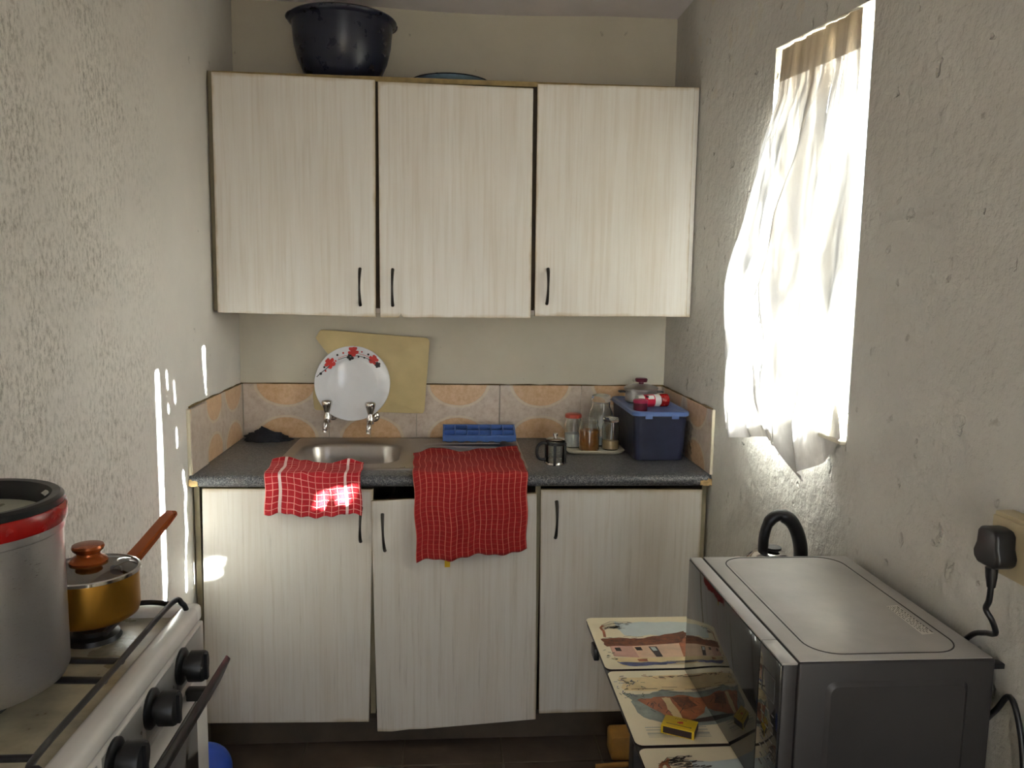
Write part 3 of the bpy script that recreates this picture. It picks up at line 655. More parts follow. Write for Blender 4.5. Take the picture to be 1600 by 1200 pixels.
jar((1.330, -.148), [(.042, 0), (.0455, .005), (.0455, .105), (.042, .122), (.035, .136), (.033, .142), (.033, .160)], .0025, 'tall glass jar with domed glass lid at the back of the tray', glasslid(.037, .1605, 1.6), 'salt', .03, 'salt')

# storage box
bx = thing('storage_box', 'dark navy storage box with a blue lid in the right corner', 'storage box', (1.484, -.225, .9))
lp = []
for ins, z in ((.016, .9004), (.010, .903), (.006, .96), (.002, 1.05), (0, 1.052), (0, 1.060)):
    lp.append([(x, y, z) for x, y in rrect(1.392+ins, 1.578-ins, -.420+ins, -.040-ins, .024, 6)])
MB().loft(lp).build('tub', 'navybox', bx, smooth=40)
lp = [[(x, y, z) for x, y in rrect(1.387+i, 1.583-i, -.427+i, -.033-i, .028, 6)] for i, z in ((0, 1.0555), (0, 1.067), (.003, 1.070), (.012, 1.070), (.016, 1.0665))]
MB().loft(lp).build('lid', 'bluelid', bx, smooth=35)
for x in (1.44, 1.53): MB().box(x-.012, x+.012, -.4295, -.425, 1.046, 1.060).build('clip', 'bluelid', bx, bevel=.0015)
LZ = 1.0668
pt = thing('pot', 'small aluminium pot with dark lid knob standing on the blue lid', 'pot', (1.470, -.175, LZ))
MB().lathe([(0, LZ), (.050, LZ), (.056, LZ+.006), (.058, LZ+.046), (.061, LZ+.048), (.061, LZ+.050), (.0565, LZ+.049), (.054, LZ+.008), (0, LZ+.004)], (1.470, -.175, 0), 40).build('body', 'alu', pt, smooth=40)
MB().lathe([(.062, LZ+.0503), (.063, LZ+.053), (.056, LZ+.058), (.030, LZ+.066), (0, LZ+.068), (0, LZ+.064), (.05, LZ+.0535)], (1.470, -.175, 0), 40).build('lid', 'alu', pt, smooth=40)
MB().lathe([(.009, LZ+.067), (.009, LZ+.073), (.021, LZ+.075), (.023, LZ+.084), (.020, LZ+.088), (0, LZ+.089)], (1.470, -.175, 0), 20).build('knob', 'maroon', pt, smooth=40)
for s in (-1, 1): MB().box(1.470+s*.070-.012, 1.470+s*.070+.012, -.187, -.163, LZ+.036, LZ+.042).build('ear', 'black', pt, bevel=.002)
sb = thing('spice_bottle', 'white plastic bottle with pink label and red cap lying on the blue lid', 'bottle', (1.482, -.290, LZ+.0225), (0, 0, math.radians(14)))
MB().lathe([(0, -.058), (.019, -.058), (.0215, -.055), (.0215, .026), (.018, .030), (0, .030)], (0, 0, 0), 28, axis='x').build('bottle_body', 'wplast', sb, smooth=40, local=True)
MB().lathe([(.0218, -.036), (.0221, -.036), (.0221, .004), (.0218, .004)], (0, 0, 0), 28, axis='x').build('label_band', 'pink', sb, smooth=40, local=True)
m = MB()
for k, (dx, a0, a1, w) in enumerate(((-.012, -70, -30, .012), (-.026, -55, -38, .006))):
    vs = []
    for i in range(6):
        a = math.radians(180+a0*-1*-1+(a1-a0)*i/5) if False else math.radians(a0+(a1-a0)*i/5)
        # lathe around x: y = r cos, z = r sin ; face the viewer (-y) and up
        y, z = -.0224*math.cos(a+1.6), .0224*math.sin(a+1.6)
        vs += [(dx-w, y, z), (dx+w, y, z)]
    m.add(vs, [(2*i, 2*i+1, 2*i+3, 2*i+2) for i in range(5)], k)
m.build('label_print', ['wplast', 'blackp'], sb, local=True, fix=False)
MB().lathe([(0, .0302), (.0205, .0302), (.0225, .033), (.0225, .058), (.020, .060), (0, .060)], (0, 0, 0), 28, axis='x').build('cap', 'pred', sb, smooth=40, local=True)
mc = thing('spice_pot', 'small maroon pot with a rose cap at the front of the blue lid', 'pot', (1.418, -.385, LZ))
MB().lathe([(0, LZ), (.022, LZ), (.0235, LZ+.002), (.0235, LZ+.028), (0, LZ+.028)], (1.420, -.383, 0), 28).build('body', 'maroon', mc, smooth=40)
MB().lathe([(.0245, LZ+.0282), (.025, LZ+.030), (.025, LZ+.037), (.021, LZ+.040), (0, LZ+.040)], (1.420, -.383, 0), 28).build('cap', 'rose', mc, smooth=40)
# plastic bag wedged beside the box
def bagp(u, v):
    y = -.43+.10*u; z = .902+.135*v*(1-.25*abs(u-.4)); d = nz.noise(Vector((u*5, v*7, 3)))*.008+nz.noise(Vector((u*13, v*17, 8)))*.004
    return (1.5825+.004+max(-.0035, min(.004, d)), y, z)
o = MB().grid(bagp, 26, 36).build('plastic_bag', 'bag', smooth=30, fix=False)
tag(o, 'crumpled clear plastic bag wedged between navy box and wall tiles', 'bag')

# on top of the wall cabinet
bz = UZ1
bs = thing('basin', 'large dark navy plastic basin on top of the wall cabinet', 'basin', (.411, -.186, bz))
prof = [(0, bz+.0005), (.100, bz+.0005), (.106, bz+.004), (.128, bz+.030), (.148, bz+.075), (.160, bz+.125), (.166, bz+.190), (.171, bz+.192), (.178, bz+.196), (.180, bz+.203), (.176, bz+.208), (.168, bz+.207), (.162, bz+.198), (.156, bz+.125), (.144, bz+.077), (.124, bz+.034), (.102, bz+.006), (0, bz+.0045)]
MB().lathe(prof, (.411, -.186, 0), 64).build('bowl', 'navy', bs, smooth=50)
for a in (20, 200):
    a = math.radians(a); MB().tube([(.411+.179*math.cos(a+d), -.186+.179*math.sin(a+d)*.995, bz+.201) for d in (-.22, -.11, 0, .11, .22)], [.004, .0065, .007, .0065, .004], 8).build('grip', 'navy', bs, smooth=60)
pp = thing('enamel_plate', 'pale blue enamel plate lying on top of the wall cabinet', 'plate', (.772, -.175, bz))
MB().lathe([(0, bz+.0005), (.085, bz+.0005), (.100, bz+.006), (.132, bz+.018), (.135, bz+.0185), (.135, bz+.021), (.131, bz+.021), (.098, bz+.009), (.083, bz+.004), (0, bz+.004)], (.772, -.175, 0), 56).build('dish', 'pale_blue', pp, smooth=40)
MB().lathe([(.1353, bz+.0175), (.1372, bz+.0195), (.1353, bz+.0215)], (.772, -.175, 0), 56).build('rim_line', 'navy', pp, smooth=40)
MB().lathe([(0, bz+.0045), (.03, bz+.0045), (.032, bz+.012), (.024, bz+.026), (.008, bz+.031), (0, bz+.031)], (.800, -.215, 0), 20).build('centre_knob', 'cream', pp, smooth=50)

# ------------------------------------------------------------------ cooker on the left
ST = .900; SXF = .335; SYF, SYN = -1.590, -2.215
ck = thing('gas_stove', 'white gas stove with black knobs standing against the left wall', 'stove', (.172, -1.9, 0))
MB().box(.012, SXF-.006, SYN+.004, SYF-.004, .06, .872).build('body', 'white', ck, bevel=.006)
m = MB()
for a in ((.008, SXF, SYN, SYN+.045), (.008, SXF, SYF-.034, SYF), (.008, .045, SYN+.03, SYF-.02), (SXF-.036, SXF, SYN+.03, SYF-.02)): m.box(a[0], a[1], a[2], a[3], .868, ST)
m.build('hob_rim', 'white', ck, bevel=.009, seg=3, fix=False)
MB().box(.03, SXF-.02, SYN+.02, SYF-.02, .872, .8855).build('hob_plate', 'hob', ck, bevel=.002)
pn = MB().box(SXF-.010, SXF+.002, SYN+.004, SYF-.004, .795, .868).build('control_panel', 'white', ck, bevel=.003)
for a, b in ((-1.738, -1.612), (-1.874, -1.752), (-2.02, -1.888), (-2.20, -2.034)):
    MB().box(SXF+.0015, SXF+.0032, a, b, .800, .864).build('panel_plate', 'panelgrey', pn, bevel=.001)
for k, y in enumerate((-1.715, -1.850, -1.982, -2.12)):
    kb = MB().lathe([(0, 0), (.030, 0), (.030, .004), (.024, .008), (0, .008)], (0, 0, 0), 28, axis='x').build('knob_bezel', 'black', ck, smooth=40, local=True)
    kb.location = (SXF+.0032-.172, y-.006+1.9, .842)
    kn = MB().lathe([(0, .007), (.017, .007), (.017, .014), (.0255, .016), (.0255, .036), (.024, .039), (0, .039)], (0, 0, 0), 28, axis='x'); kn.box(.037, .044, -.0045, .0045, -.022, .022)
    ko = kn.build('knob', 'black', kb, smooth=35, local=True, fix=False)
    MB().lathe([(0, .0034), (.0025, .0034), (.0025, .0045), (0, .0045)], (SXF, y-.045, .826), 10, axis='x').build('screw', 'chrome', pn, smooth=40)
od = MB().box(SXF-.006, SXF+.006, SYN+.006, SYF-.006, .20, .788).build('oven_door', 'white', ck, bevel=.005)
MB().box(SXF+.005, SXF+.0075, SYN+.06, SYF-.072, .30, .750).build('oven_glass', 'bglass', od, bevel=.001)
m = MB().prism([(SXF+.036, .782), (SXF+.046, .778), (SXF+.066, .822), (SXF+.058, .830)], 'y', SYN+.04, -1.652)
m.build('oven_handle', 'black', od, bevel=.003)
for y in (-1.70, -2.13): MB().box(SXF+.004, SXF+.044, y-.010, y+.010, .772, .792).build('handle_post', 'black', od, bevel=.003)
MB().box(SXF-.006, SXF+.004, SYN+.006, SYF-.006, .07, .19).build('drawer_front', 'white', ck, bevel=.004)
for x in (.04, .30):
    for y in (SYN+.04, SYF-.04): MB().lathe([(0, 0), (.018, 0), (.016, .062), (0, .062)], (x, y, 0), 14).build('foot', 'black', ck, smooth=40)
for (bxx, by) in ((.19, -1.70), (.128, -1.93)):
    MB().lathe([(0, .8857), (.045, .8857), (.042, .893), (.03, .896), (.03, .904), (0, .906)], (bxx, by, 0), 28).build('burner', 'iron', ck, smooth=40)
# wire pan support
g = MB(); zg = .9195; r_ = .0048
fx, yb, yf_ = .300, -1.648, -2.105
g.tube(spline([(.318, -1.625, .9005), (.314, -1.632, .914), (fx, yb, zg+.001), (fx, -1.9, zg), (fx, yf_, zg), (.312, -2.122, .914), (.316, -2.130, .9005)], 6), r_, 8)
g.tube(spline([(.036, -1.630, .9005), (.040, -1.634, .914), (.06, yb, zg), (.2, yb, zg), (.262, yb+.01, zg), (fx, yb, zg)], 6), r_, 8)
g.tube(spline([(.036, -2.125, .9005), (.040, -2.12, .914), (.06, yf_, zg), (.2, yf_, zg), (fx, yf_, zg)], 6), r_, 8)
g.tube([(.05, yb, zg), (.05, -1.9, zg), (.05, yf_, zg)], r_, 8)
for y in (-1.845, -1.905): g.tube([(.298, y, .9125), (.22, y, .9150), (.05, y, .9150)], .0075, 8, flat=.6)
for x in (.12, .235): g.tube([(x, yb, zg-.002), (x, -1.76, zg-.002)], r_, 8)
for x in (.09, .17): g.tube([(x, yf_, zg-.002), (x, -1.95, zg-.002)], r_, 8)
g.build('pan_support', 'iron', ck, smooth=60)
GZ = zg+r_+.0006
# saucepan
sp_ = thing('saucepan', 'golden saucepan with glass lid and copper handle on the stove', 'saucepan', (.190, -1.702, GZ))
c = (.190, -1.702, 0); rz = GZ+.074
MB().lathe([(0, GZ), (.066, GZ), (.073, GZ+.005), (.0755, GZ+.014), (.0755, rz), (.0735, rz), (.0735, GZ+.014), (.066, GZ+.004), (0, GZ+.003)], c, 56).build('pan_body', 'gold', sp_, smooth=40)
lid = MB().lathe([(.0765, rz+.001), (.0785, rz+.0005), (.0785, rz+.0055), (.0745, rz+.0065), (.074, rz+.003)], c, 56, closed=True).build('lid_rim', 'chrome', sp_, smooth=50)
MB().lathe([(.0748, rz+.004), (.06, rz+.011), (.035, rz+.017), (0, rz+.020)], c, 48).build('lid_glass', 'lidglass', sp_, smooth=60)
MB().lathe([(0, rz+.0195), (.029, rz+.0175), (.030, rz+.021), (.025, rz+.026), (.0185, rz+.030), (.018, rz+.034), (.0235, rz+.039), (.025, rz+.043), (.0235, rz+.047), (.012, rz+.049), (0, rz+.049)], c, 36).build('lid_knob', 'copper', sp_, smooth=40)
hd = [((.204, -1.634, GZ+.052), .011, .0075), ((.212, -1.606, GZ+.053), .0125, .0085), ((.215, -1.596, GZ+.056), .0135, .0085), ((.222, -1.555, GZ+.069), .0130, .0075), ((.236, -1.470, GZ+.097), .0125, .0065), ((.239, -1.452, GZ+.102), .011, .0055)]
lp = []
for i, (p, hw, hh) in enumerate(hd):
    d = Vector(hd[min(i+1, 5)][0])-Vector(hd[max(i-1, 0)][0]); d.normalize(); sx = d.cross(Vector((0, 0, 1))).normalized(); up = sx.cross(d)
    lp.append([Vector(p)+sx*(hw*ca)+up*(hh*sa) for ca, sa in ((1, -.6), (1, .6), (.75, 1), (-.75, 1), (-1, .6), (-1, -.6), (-.6, -1), (.6, -1))])
MB().loft(lp).build('handle', 'copper', sp_, smooth=30)
# big pot
bp_ = thing('cooking_pot', 'tall aluminium pot with red and black rim on the stove', 'pot', (.134, -1.930, GZ))
c = (.134, -1.930, 0); pr = .1165; pz = GZ+.222
MB().lathe([(0, GZ), (.105, GZ), (.112, GZ+.004), (pr, GZ+.014), (pr, pz-.012), (pr+.002, pz-.010), (pr+.002, pz), (pr-.002, pz), (pr-.002, GZ+.014), (.10, GZ+.004), (0, GZ+.003)], c, 64).build('pot_body', 'alu', bp_, smooth=40)
MB().lathe([(pr-.001, pz+.0003), (pr+.0035, pz+.0003), (pr+.0055, pz+.003), (pr+.0065, pz+.022), (pr+.004, pz+.026), (pr-.004, pz+.026), (pr-.004, pz+.004)], c, 64, closed=True).build('red_band', 'pred', bp_, smooth=40)
MB().lathe([(pr+.003, pz+.0262), (pr+.003, pz+.034), (pr-.002, pz+.038), (pr-.012, pz+.037), (pr-.022, pz+.018), (pr-.022, pz+.006), (pr-.014, pz+.006), (pr-.006, pz+.0262)], c, 64, closed=True).build('black_rim', 'black', bp_, smooth=40)
MB().lathe([(0, pz+.012), (pr-.021, pz+.012), (pr-.021, pz+.004), (0, pz+.004)], c, 48).build('inner_lid', 'milky', bp_, smooth=40)
a = math.radians(40); MB().box(-.009, .009, -.0005, .0005, -.006, .006).build('tag_label', 'paper', bp_, local=True)
tl = bpy.data.objects['tag_label']; tl.location = ((pr-.016)*math.cos(a), (pr-.016)*math.sin(a), .222+.0305); tl.rotation_euler = (math.radians(-58), 0, a-PI/2)
MB().box(.134+.02, .134+.06, -1.930-pr-.03, -1.930-pr-.004, pz-.02, pz+.006).build('side_handle', 'black', bp_, bevel=.005)
# blue ball on the floor
tag(MB().lathe([(max(0, .075*math.sin(PI*k/24)), .0752-.075*math.cos(PI*k/24)) for k in range(25)], (.080, -.80, 0), 36).build('ball', 'ball', smooth=60), 'blue plastic ball on the floor beside the stove', 'ball')

# ------------------------------------------------------------------ table, mats, microwave on the right
TZ = .700
tb = thing('side_table', 'low black table under the microwave and place mats', 'table', (1.345, -1.75, 0))
MB().box(1.108, 1.594, -2.33, -1.222, TZ-.022, TZ).build('table_top', 'tbl', tb, bevel=.003)
MB().box(1.20, 1.58, -2.28, -1.29, TZ-.09, TZ-.022).build('apron', 'tbl', tb)
for x in (1.225, 1.555):
    for y in (-2.25, -1.315): MB().box(x-.022, x+.022, y-.022, y+.022, 0, TZ-.022).build('leg', 'tbl', tb, bevel=.002)
MB().box(1.098, 1.110, -1.375, -1.335, TZ-.034, TZ-.006).build('edge_catch', 'black', tb, bevel=.003)
MZ = TZ+.0045
def matboard(y0, y1, x0, x1, label, rot=0):
    t = thing('place_mat', label, 'place mat', (x0, y0, TZ+.0003), (0, 0, rot), group='painted place mats')
    pol_ = rrect(0, x1-x0, 0, y1-y0, .014, 5)
    MB().prism(pol_, 'z', 0, .0040, 0, 1).build('board', ['matc', 'matedge'], t, local=True)
    return t
def pr_(t, polys, strokes, mats, name='painting'):
    m = MB(); ox, oy = t.location.x, t.location.y
    for k, (mi, P) in enumerate(polys): m.add([(x-ox, y-oy, .00415+.00006*k) for x, y in P], [tuple(range(len(P)))], mi)
    z = .00415+.00006*len(polys)+.0001
    for mi, w, P in strokes: stroke(m, [(x-ox, y-oy) for x, y in P], w, z, mi)
    return m.build(name, mats, t, local=True, fix=False)
def wob(P, s, n=5, seed=1):
    rn = random.Random(seed); out = []
    for a, b in zip(P, P[1:]+P[:1]):
        for k in range(n): f = k/n; out.append((a[0]+(b[0]-a[0])*f+rn.uniform(-s, s), a[1]+(b[1]-a[1])*f+rn.uniform(-s, s)))
    return out
PM = ['m_sky', 'm_roof', 'm_wall', 'm_pink', 'm_dark', 'm_blue', 'm_sand', 'm_rust', 'm_grey', 'm_green']
m1 = matboard(-1.4890, -1.2330, 1.102, 1.418, 'place mat painted with a thatched cottage, farthest from the viewer')
def tree(x, y, s, seed, mi=4):
    rn = random.Random(seed); out = [(7, .006*s, [(x, y-.05*s), (x+.003*s, y-.02*s), (x-.001*s, y), (x+.008*s, y+.012*s)])]
    for k in range(9):
        a = rn.uniform(-.5, 1.0); L = s*rn.uniform(.03, .075); px, py = x+rn.uniform(-.004, .01)*s, y+rn.uniform(-.025, .012)*s
        q = [(px, py), (px+L*.5*math.cos(a), py+L*.4*math.sin(a)), (px+L*math.cos(a*.5), py+L*.5*math.sin(a*.6))]; out.append((mi, .0011*s, q))
        for w in range(3):
            f = rn.uniform(.4, 1); lx, ly = px+L*f*math.cos(a*.6), py+L*.5*f*math.sin(a*.6)+rn.uniform(-.004, .004)*s; out.append((mi, .0020*s, [(lx-.004*s, ly), (lx+.004*s, ly+.002*s)]))
    return out
polys = [(0, wob([(1.16, -1.262), (1.36, -1.262), (1.36, -1.335), (1.17, -1.335)], .006, 6, 2)),
         (6, wob([(1.125, -1.438), (1.395, -1.438), (1.395, -1.476), (1.14, -1.474)], .004, 6, 3)),
         (3, [(1.130, -1.382), (1.181, -1.380), (1.183, -1.440), (1.130, -1.432)]), (2, [(1.179, -1.378), (1.286, -1.374), (1.278, -1.440), (1.183, -1.440)]),
         (7, [(1.286, -1.374), (1.310, -1.330), (1.312, -1.436), (1.278, -1.440)]),
         (1, wob([(1.118, -1.345), (1.17, -1.343), (1.20, -1.350), (1.25, -1.335), (1.312, -1.315), (1.318, -1.330), (1.286, -1.376), (1.18, -1.384), (1.122, -1.384)], .0022, 4, 4)),
         (4, [(1.139, -1.392), (1.151, -1.392), (1.152, -1.408), (1.140, -1.408)]), (4, [(1.183, -1.391), (1.197, -1.391), (1.198, -1.407), (1.185, -1.407)]), (4, [(1.214, -1.390), (1.232, -1.390), (1.234, -1.438), (1.220, -1.438)]),
         (0, [(1.217, -1.393), (1.228, -1.393), (1.230, -1.410), (1.220, -1.410)]), (7, wob([(1.176, -1.448), (1.198, -1.447), (1.197, -1.458), (1.178, -1.457)], .001, 2, 5)),
         (5, wob([(1.130, -1.458), (1.165, -1.463), (1.235, -1.462), (1.262, -1.468), (1.22, -1.476), (1.15, -1.477)], .003, 5, 6))]
rn = random.Random(11); st = tree(1.128, -1.290, 1, 3)
for k in range(26):
    x = rn.uniform(1.12, 1.30); y = -1.378+(x-1.12)*.12*rn.random()+rn.uniform(0, .034); st.append((4, .0012, [(x, y), (x+rn.uniform(.008, .02), y+rn.uniform(-.002, .004))]))
for k in range(12): x = rn.uniform(1.112, 1.130); y = rn.uniform(-1.45, -1.40); st.append((9, .0018, [(x, y), (x+.006, y+rn.uniform(-.005, .006))]))
for k in range(10): x = rn.uniform(1.14, 1.27); y = rn.uniform(-1.475, -1.458); st.append((5, .0016, [(x, y), (x+.022, y-.002)]))
pr_(m1, polys, st, PM)
m2 = matboard(-1.7630, -1.4975, 1.102, 1.418, 'place mat painted with a rust-brown pointed hut, under the matchbox')
polys = [(6, wob([(1.122, -1.520), (1.33, -1.515), (1.38, -1.575), (1.12, -1.575)], .008, 6, 7)), (8, wob([(1.118, -1.592), (1.20, -1.580), (1.39, -1.590), (1.39, -1.70), (1.21, -1.712), (1.145, -1.685)], .008, 6, 8)),
         (7, wob([(1.138, -1.612), (1.18, -1.602), (1.23, -1.600), (1.285, -1.618), (1.225, -1.690), (1.196, -1.698)], .003, 5, 9)), (6, wob([(1.186, -1.606), (1.202, -1.606), (1.206, -1.690), (1.192, -1.690)], .002, 4, 10)),
         (1, wob([(1.205, -1.606), (1.238, -1.606), (1.246, -1.640), (1.216, -1.650)], .002, 4, 11)), (4, [(1.208, -1.690), (1.275, -1.672), (1.29, -1.690), (1.212, -1.696)])]
rn = random.Random(5); st = []
for k in range(46): x = rn.uniform(1.112, 1.16); y = rn.uniform(-1.61, -1.535); st.append((9 if k % 3 else 5, .0016, [(x, y), (x+rn.uniform(-.008, .009), y+rn.uniform(-.009, .009))]))
for k in range(26): x = rn.uniform(1.12, 1.34); y = -1.520+rn.uniform(-.010, .006); st.append((4 if k % 2 else 7, .0022, [(x, y), (x+rn.uniform(.006, .016), y+rn.uniform(-.005, .003))]))
for k in range(24): x = rn.uniform(1.13, 1.36); y = rn.uniform(-1.592, -1.565); st.append((4 if k % 2 else 1, .0014, [(x, y), (x+.03, y+rn.uniform(-.002, .002))]))
for k in range(20): x = rn.uniform(1.15, 1.25); y = rn.uniform(-1.655, -1.606); st.append((4, .0012, [(x, y), (x+rn.uniform(-.008, .008), y-.010)]))
for k in range(10): y = rn.uniform(-1.745, -1.70); st.append((8, .0010, [(1.13, y), (1.24, y-.002)]))
pr_(m2, polys, st, PM)
m3 = matboard(-2.040, -1.7720, 1.102, 1.418, 'place mat with a painted bare tree, nearest to the viewer')
pr_(m3, [(0, wob([(1.18, -1.81), (1.37, -1.81), (1.37, -1.88), (1.18, -1.88)], .006, 6, 12)), (1, wob([(1.13, -1.90), (1.31, -1.87), (1.31, -1.92), (1.13, -1.925)], .003, 6, 13)), (2, [(1.135, -1.925), (1.29, -1.92), (1.29, -1.98), (1.135, -1.975)])], tree(1.128, -1.825, 1.15, 9)+tree(1.14, -1.815, 1, 21), PM)

# matchbox
mb = thing('matchbox', 'yellow matchbox on the middle place mat', 'matchbox', (1.188, -1.7225, MZ), (0, 0, math.radians(-28)))
MB().box(-.029, .029, -.0185, .0185, 0, .0155).build('sleeve', 'yellow', mb, bevel=.0006, local=True)
for y in (-.0187, .0187): MB().box(-.025, .025, y-.0003, y+.0003, .002, .0135).build('striker_strip', 'striker', mb, local=True)
MB().box(.0288, .0294, -.017, .017, .0015, .014).build('drawer_end', 'striker', mb, local=True)
m = MB(); zq = .0158
def dsk(cx, cy, r, mi, n=8): m.add([(cx+r*math.cos(2*PI*k/n), cy+r*math.sin(2*PI*k/n), zq) for k in range(n)], [tuple(range(n))], mi)
for cx, cy, r in ((0, .001, .003), (.003, .003, .0028), (-.003, -.0005, .002), (.0045, -.001, .0016), (.001, -.003, .0014)): dsk(cx, cy, r, 0)
stroke(m, [(-.022, -.009), (.020, -.009)], .0016, zq, 1); dsk(.021, -.009, .0016, 1)
for k in range(6): stroke(m, [(-.010+k*.0036, .0095), (-.0085+k*.0036, .0125)], .0011, zq, 1)
m.build('print', ['red', 'blackp'], mb, local=True, fix=False)

# microwave
PY0 = -1.888; MX0, MX1, MY0, MY1, MZ0, MZ1 = 1.258, 1.5805, -1.965, -1.513, MZ+.006, .948
mw = thing('microwave', 'grey microwave with mirrored door standing on the place mats', 'microwave', (1.42, -1.74, MZ))
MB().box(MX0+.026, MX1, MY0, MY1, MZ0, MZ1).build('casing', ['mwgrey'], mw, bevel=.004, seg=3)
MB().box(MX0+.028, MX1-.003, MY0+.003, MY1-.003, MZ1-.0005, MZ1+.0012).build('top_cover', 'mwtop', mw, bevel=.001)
lo = rrect(MX0+.058, MX1-.030, MY0+.022, MY1-.010, .045, 8)
MB().tube([(x, y, MZ1+.0010) for x, y in lo], .0013, 6, closed=True).build('top_groove', 'groove', mw, smooth=60)
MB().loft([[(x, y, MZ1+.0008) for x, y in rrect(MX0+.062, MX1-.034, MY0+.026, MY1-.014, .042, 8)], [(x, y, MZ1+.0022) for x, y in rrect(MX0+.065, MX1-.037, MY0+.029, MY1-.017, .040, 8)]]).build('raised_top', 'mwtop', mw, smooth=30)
sp = rrect(MX0+.068, MX1-.040, MZ0+.03, MZ1-.030, .014, 6)
MB().loft([[(x, MY0-.0001, z) for x, z in sp], [(x, MY0-.0045, z) for x, z in rrect(MX0+.074, MX1-.046, MZ0+.036, MZ1-.036, .012, 6)]]).build('side_panel', 'mwgrey', mw, smooth=30)
MB().box(MX0+.003, MX0+.024, MY0, MY1, MZ0, MZ1-.0035).build('front_frame', 'mwgrey', mw, bevel=.002)
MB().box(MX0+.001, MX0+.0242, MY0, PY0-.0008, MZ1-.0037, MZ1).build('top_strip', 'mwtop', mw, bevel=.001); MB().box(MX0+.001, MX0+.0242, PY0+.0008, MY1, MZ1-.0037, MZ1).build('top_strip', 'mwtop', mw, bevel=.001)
PY = -1.888
MB().box(MX0-.0005, MX0+.004, PY+.001, MY1-.001, MZ0+.002, MZ1-.004).build('door', 'mwdoor', mw, bevel=.0008)
cp_ = MB().box(MX0-.0005, MX0+.004, MY0+.001, PY-.001, MZ0+.002, MZ1-.004).build('control_panel', 'mwdoor', mw, bevel=.0008)
m = MB(); a, b, c_, d = MY0+.016, PY-.012, MZ1-.072, MZ1-.034
for q in ((a, b, d-.002, d), (a, b, c_, c_+.002), (a, a+.002, c_, d), (b-.002, b, c_, d)): m.box(MX0-.0010, MX0-.0003, *q)
m.build('display_frame', 'groove', cp_)
for k in range(9):
    z = MZ1-.090-k*.0135
    for j in range(3):
        y = MY0+.015+j*.018; MB().box(MX0-.0009, MX0-.0003, y, y+.008+.004*((k+j) % 2), z-.0022, z).build('key_mark', 'mwmark', cp_)
lb = MB().add([(1.520, -1.773, MZ1+.0024), (1.541, -1.770, MZ1+.0024), (1.537, -1.882, MZ1+.0024), (1.516, -1.885, MZ1+.0024)], [(3, 2, 1, 0)]).build('rating_label', 'paper', mw, fix=False)
m = MB()
for k in range(5):
    x = 1.5375-k*.004
    rn = random.Random(k); y = -1.776
    while y > -1.872: L_ = rn.uniform(.003, .010); stroke(m, [(x-.0002, y), (x-.0006, y-L_)], .0015 if k else .0022, MZ1+.0026, 0); y -= L_+.0025
m.build('label_text', 'groove', lb, fix=False)
for x in (MX0+.05, MX1-.03):
    for y in (MY0+.04, MY1-.04): MB().lathe([(0, MZ+.0002), (.010, MZ+.0002), (.011, MZ+.007), (0, MZ+.007)], (x, y, 0), 12).build('foot', 'black', mw, smooth=40)
MB().box(MX1-.002, W-.002, MY0+.004, MY0+.020, .930, .938).build('wall_spacer', 'black', mw, bevel=.001)

# socket, plug and cord
so = thing('wall_socket', 'cream socket outlet box on the right wall', 'socket', (W, -2.03, 1.075))
MB().box(W-.030, W-.0005, -2.12, -1.948, 1.078, 1.168).build('backing_box', 'socket', so, bevel=.003)
MB().box(W-.036, W-.030, -2.115, -1.953, 1.083, 1.163).build('face_plate', 'socket', so, bevel=.002)
for y, z in ((-2.052, 1.135), (-2.040, 1.108), (-2.064, 1.108)): MB().lathe([(0, 0), (.0042, 0), (.0042, .0006), (0, .0006)], (0, 0, 0), 10, axis='x').build('socket_hole', 'blackp', so, local=True).location = (-.0368, y+2.03, z-1.075)
pc = thing('power_cord', 'black three-pin plug and cord running down behind the microwave', 'cord', (W-.05, -1.985, 1.05))
pts = [(-1.985+dy*.80, 1.125+dz*.86) for dy, dz in ((0, .033), (-.019, .031), (-.027, .023), (-.028, .003), (-.035, -.013), (-.033, -.025), (-.021, -.033), (.021, -.033), (.033, -.025), (.035, -.013), (.028, .003), (.027, .023), (.019, .031))]
MB().prism(pts, 'x', W-.066, W-.0362).build('plug', 'black', pc, bevel=.005, seg=3)
MB().tube([(W-.054, -1.985, 1.094), (W-.054, -1.986, 1.080), (W-.054, -1.987, 1.066)], [.0085, .0075, .0055], 10).build('strain_relief', 'black', pc, smooth=50)
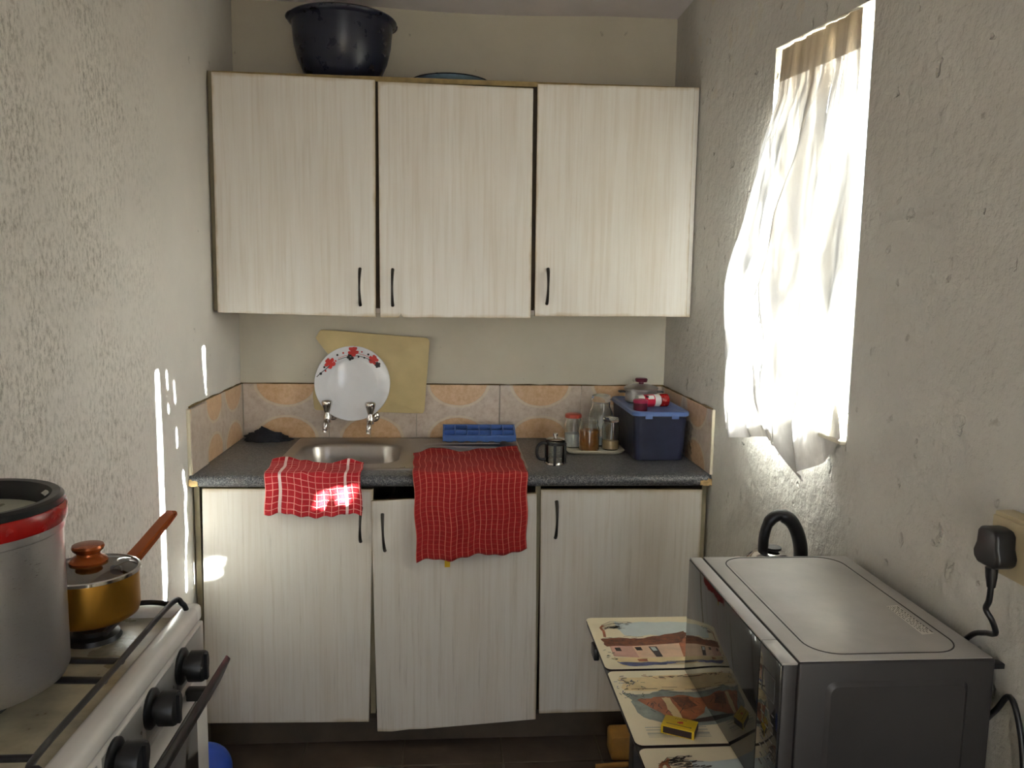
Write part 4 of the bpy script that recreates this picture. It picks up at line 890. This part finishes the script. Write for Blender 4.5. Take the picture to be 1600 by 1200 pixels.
cab = spline([(W-.054, -1.987, 1.068), (W-.053, -1.984, 1.045), (W-.052, -1.978, 1.030), (W-.046, -1.984, 1.016), (W-.036, -1.980, .998), (W-.024, -1.960, .984), (W-.014, -1.925, .970), (W-.0085, -1.89, .950), (W-.0085, -1.85, .90), (W-.0085, -1.83, .83), (W-.0085, -1.90, .80), (W-.0085, -1.955, .86), (W-.0085, -1.985, .90), (W-.0085, -2.012, .86), (W-.0085, -2.03, .78), (W-.0085, -2.035, .715)], 6)
MB().tube(cab, .0042, 8).build('cable', 'black', pc, smooth=60)

# kettle behind the microwave
kt = thing('kettle', 'steel kettle with arched black handle behind the microwave', 'kettle', (1.492, -1.345, TZ))
c = (1.492, -1.345, 0); kz = TZ+.0005
MB().lathe([(0, kz+.004), (.078, kz+.004), (.080, kz+.010), (.078, kz+.06), (.070, kz+.12), (.060, kz+.155), (.052, kz+.170), (0, kz+.172)], c, 40).build('body', 'chrome', kt, smooth=40)
MB().lathe([(0, kz), (.080, kz), (.081, kz+.010), (.078, kz+.012), (0, kz+.012)], c, 40).build('base', 'black', kt, smooth=40)
MB().lathe([(.052, kz+.1715), (.051, kz+.184), (.034, kz+.199), (0, kz+.204)], c, 32).build('lid', 'chrome', kt, smooth=50)
MB().tube(spline([(1.478, -1.345, kz+.185), (1.477, -1.345, kz+.23), (1.487, -1.345, kz+.268), (1.510, -1.345, kz+.283), (1.537, -1.345, kz+.270), (1.556, -1.345, kz+.235), (1.564, -1.345, kz+.19), (1.560, -1.345, kz+.14), (1.556, -1.345, kz+.11)], 6), [.0115]*12+[.013]*8+[.0155]*29, 12, flat=1).build('handle', 'black', kt, smooth=60)
MB().lathe([(.012, kz+.200), (.014, kz+.204), (.018, kz+.206), (.018, kz+.211), (0, kz+.212)], (1.500, -1.345, 0), 18).build('lid_button', 'black', kt, smooth=40)
MB().tube([(1.437, -1.345, kz+.14), (1.424, -1.345, kz+.165), (1.416, -1.345, kz+.186)], [.02, .015, .010], 12).build('spout', 'chrome', kt, smooth=50)

# things on the floor under the table
lg = thing('wooden_block', 'ochre wooden block on the floor in front of the right cabinet door', 'block', (1.36, -.64, 0))
MB().prism(rrect(1.290, 1.43, .004, .082, .012, 4), 'y', -.70, -.625).build('block', 'twood', lg, bevel=.003)
tag(MB().tube([(1.235, -.735, .009), (1.42, -.722, .009)], .008, 8).build('stick', 'twood', smooth=50), 'thin ochre stick lying on the dark floor tiles', 'stick')
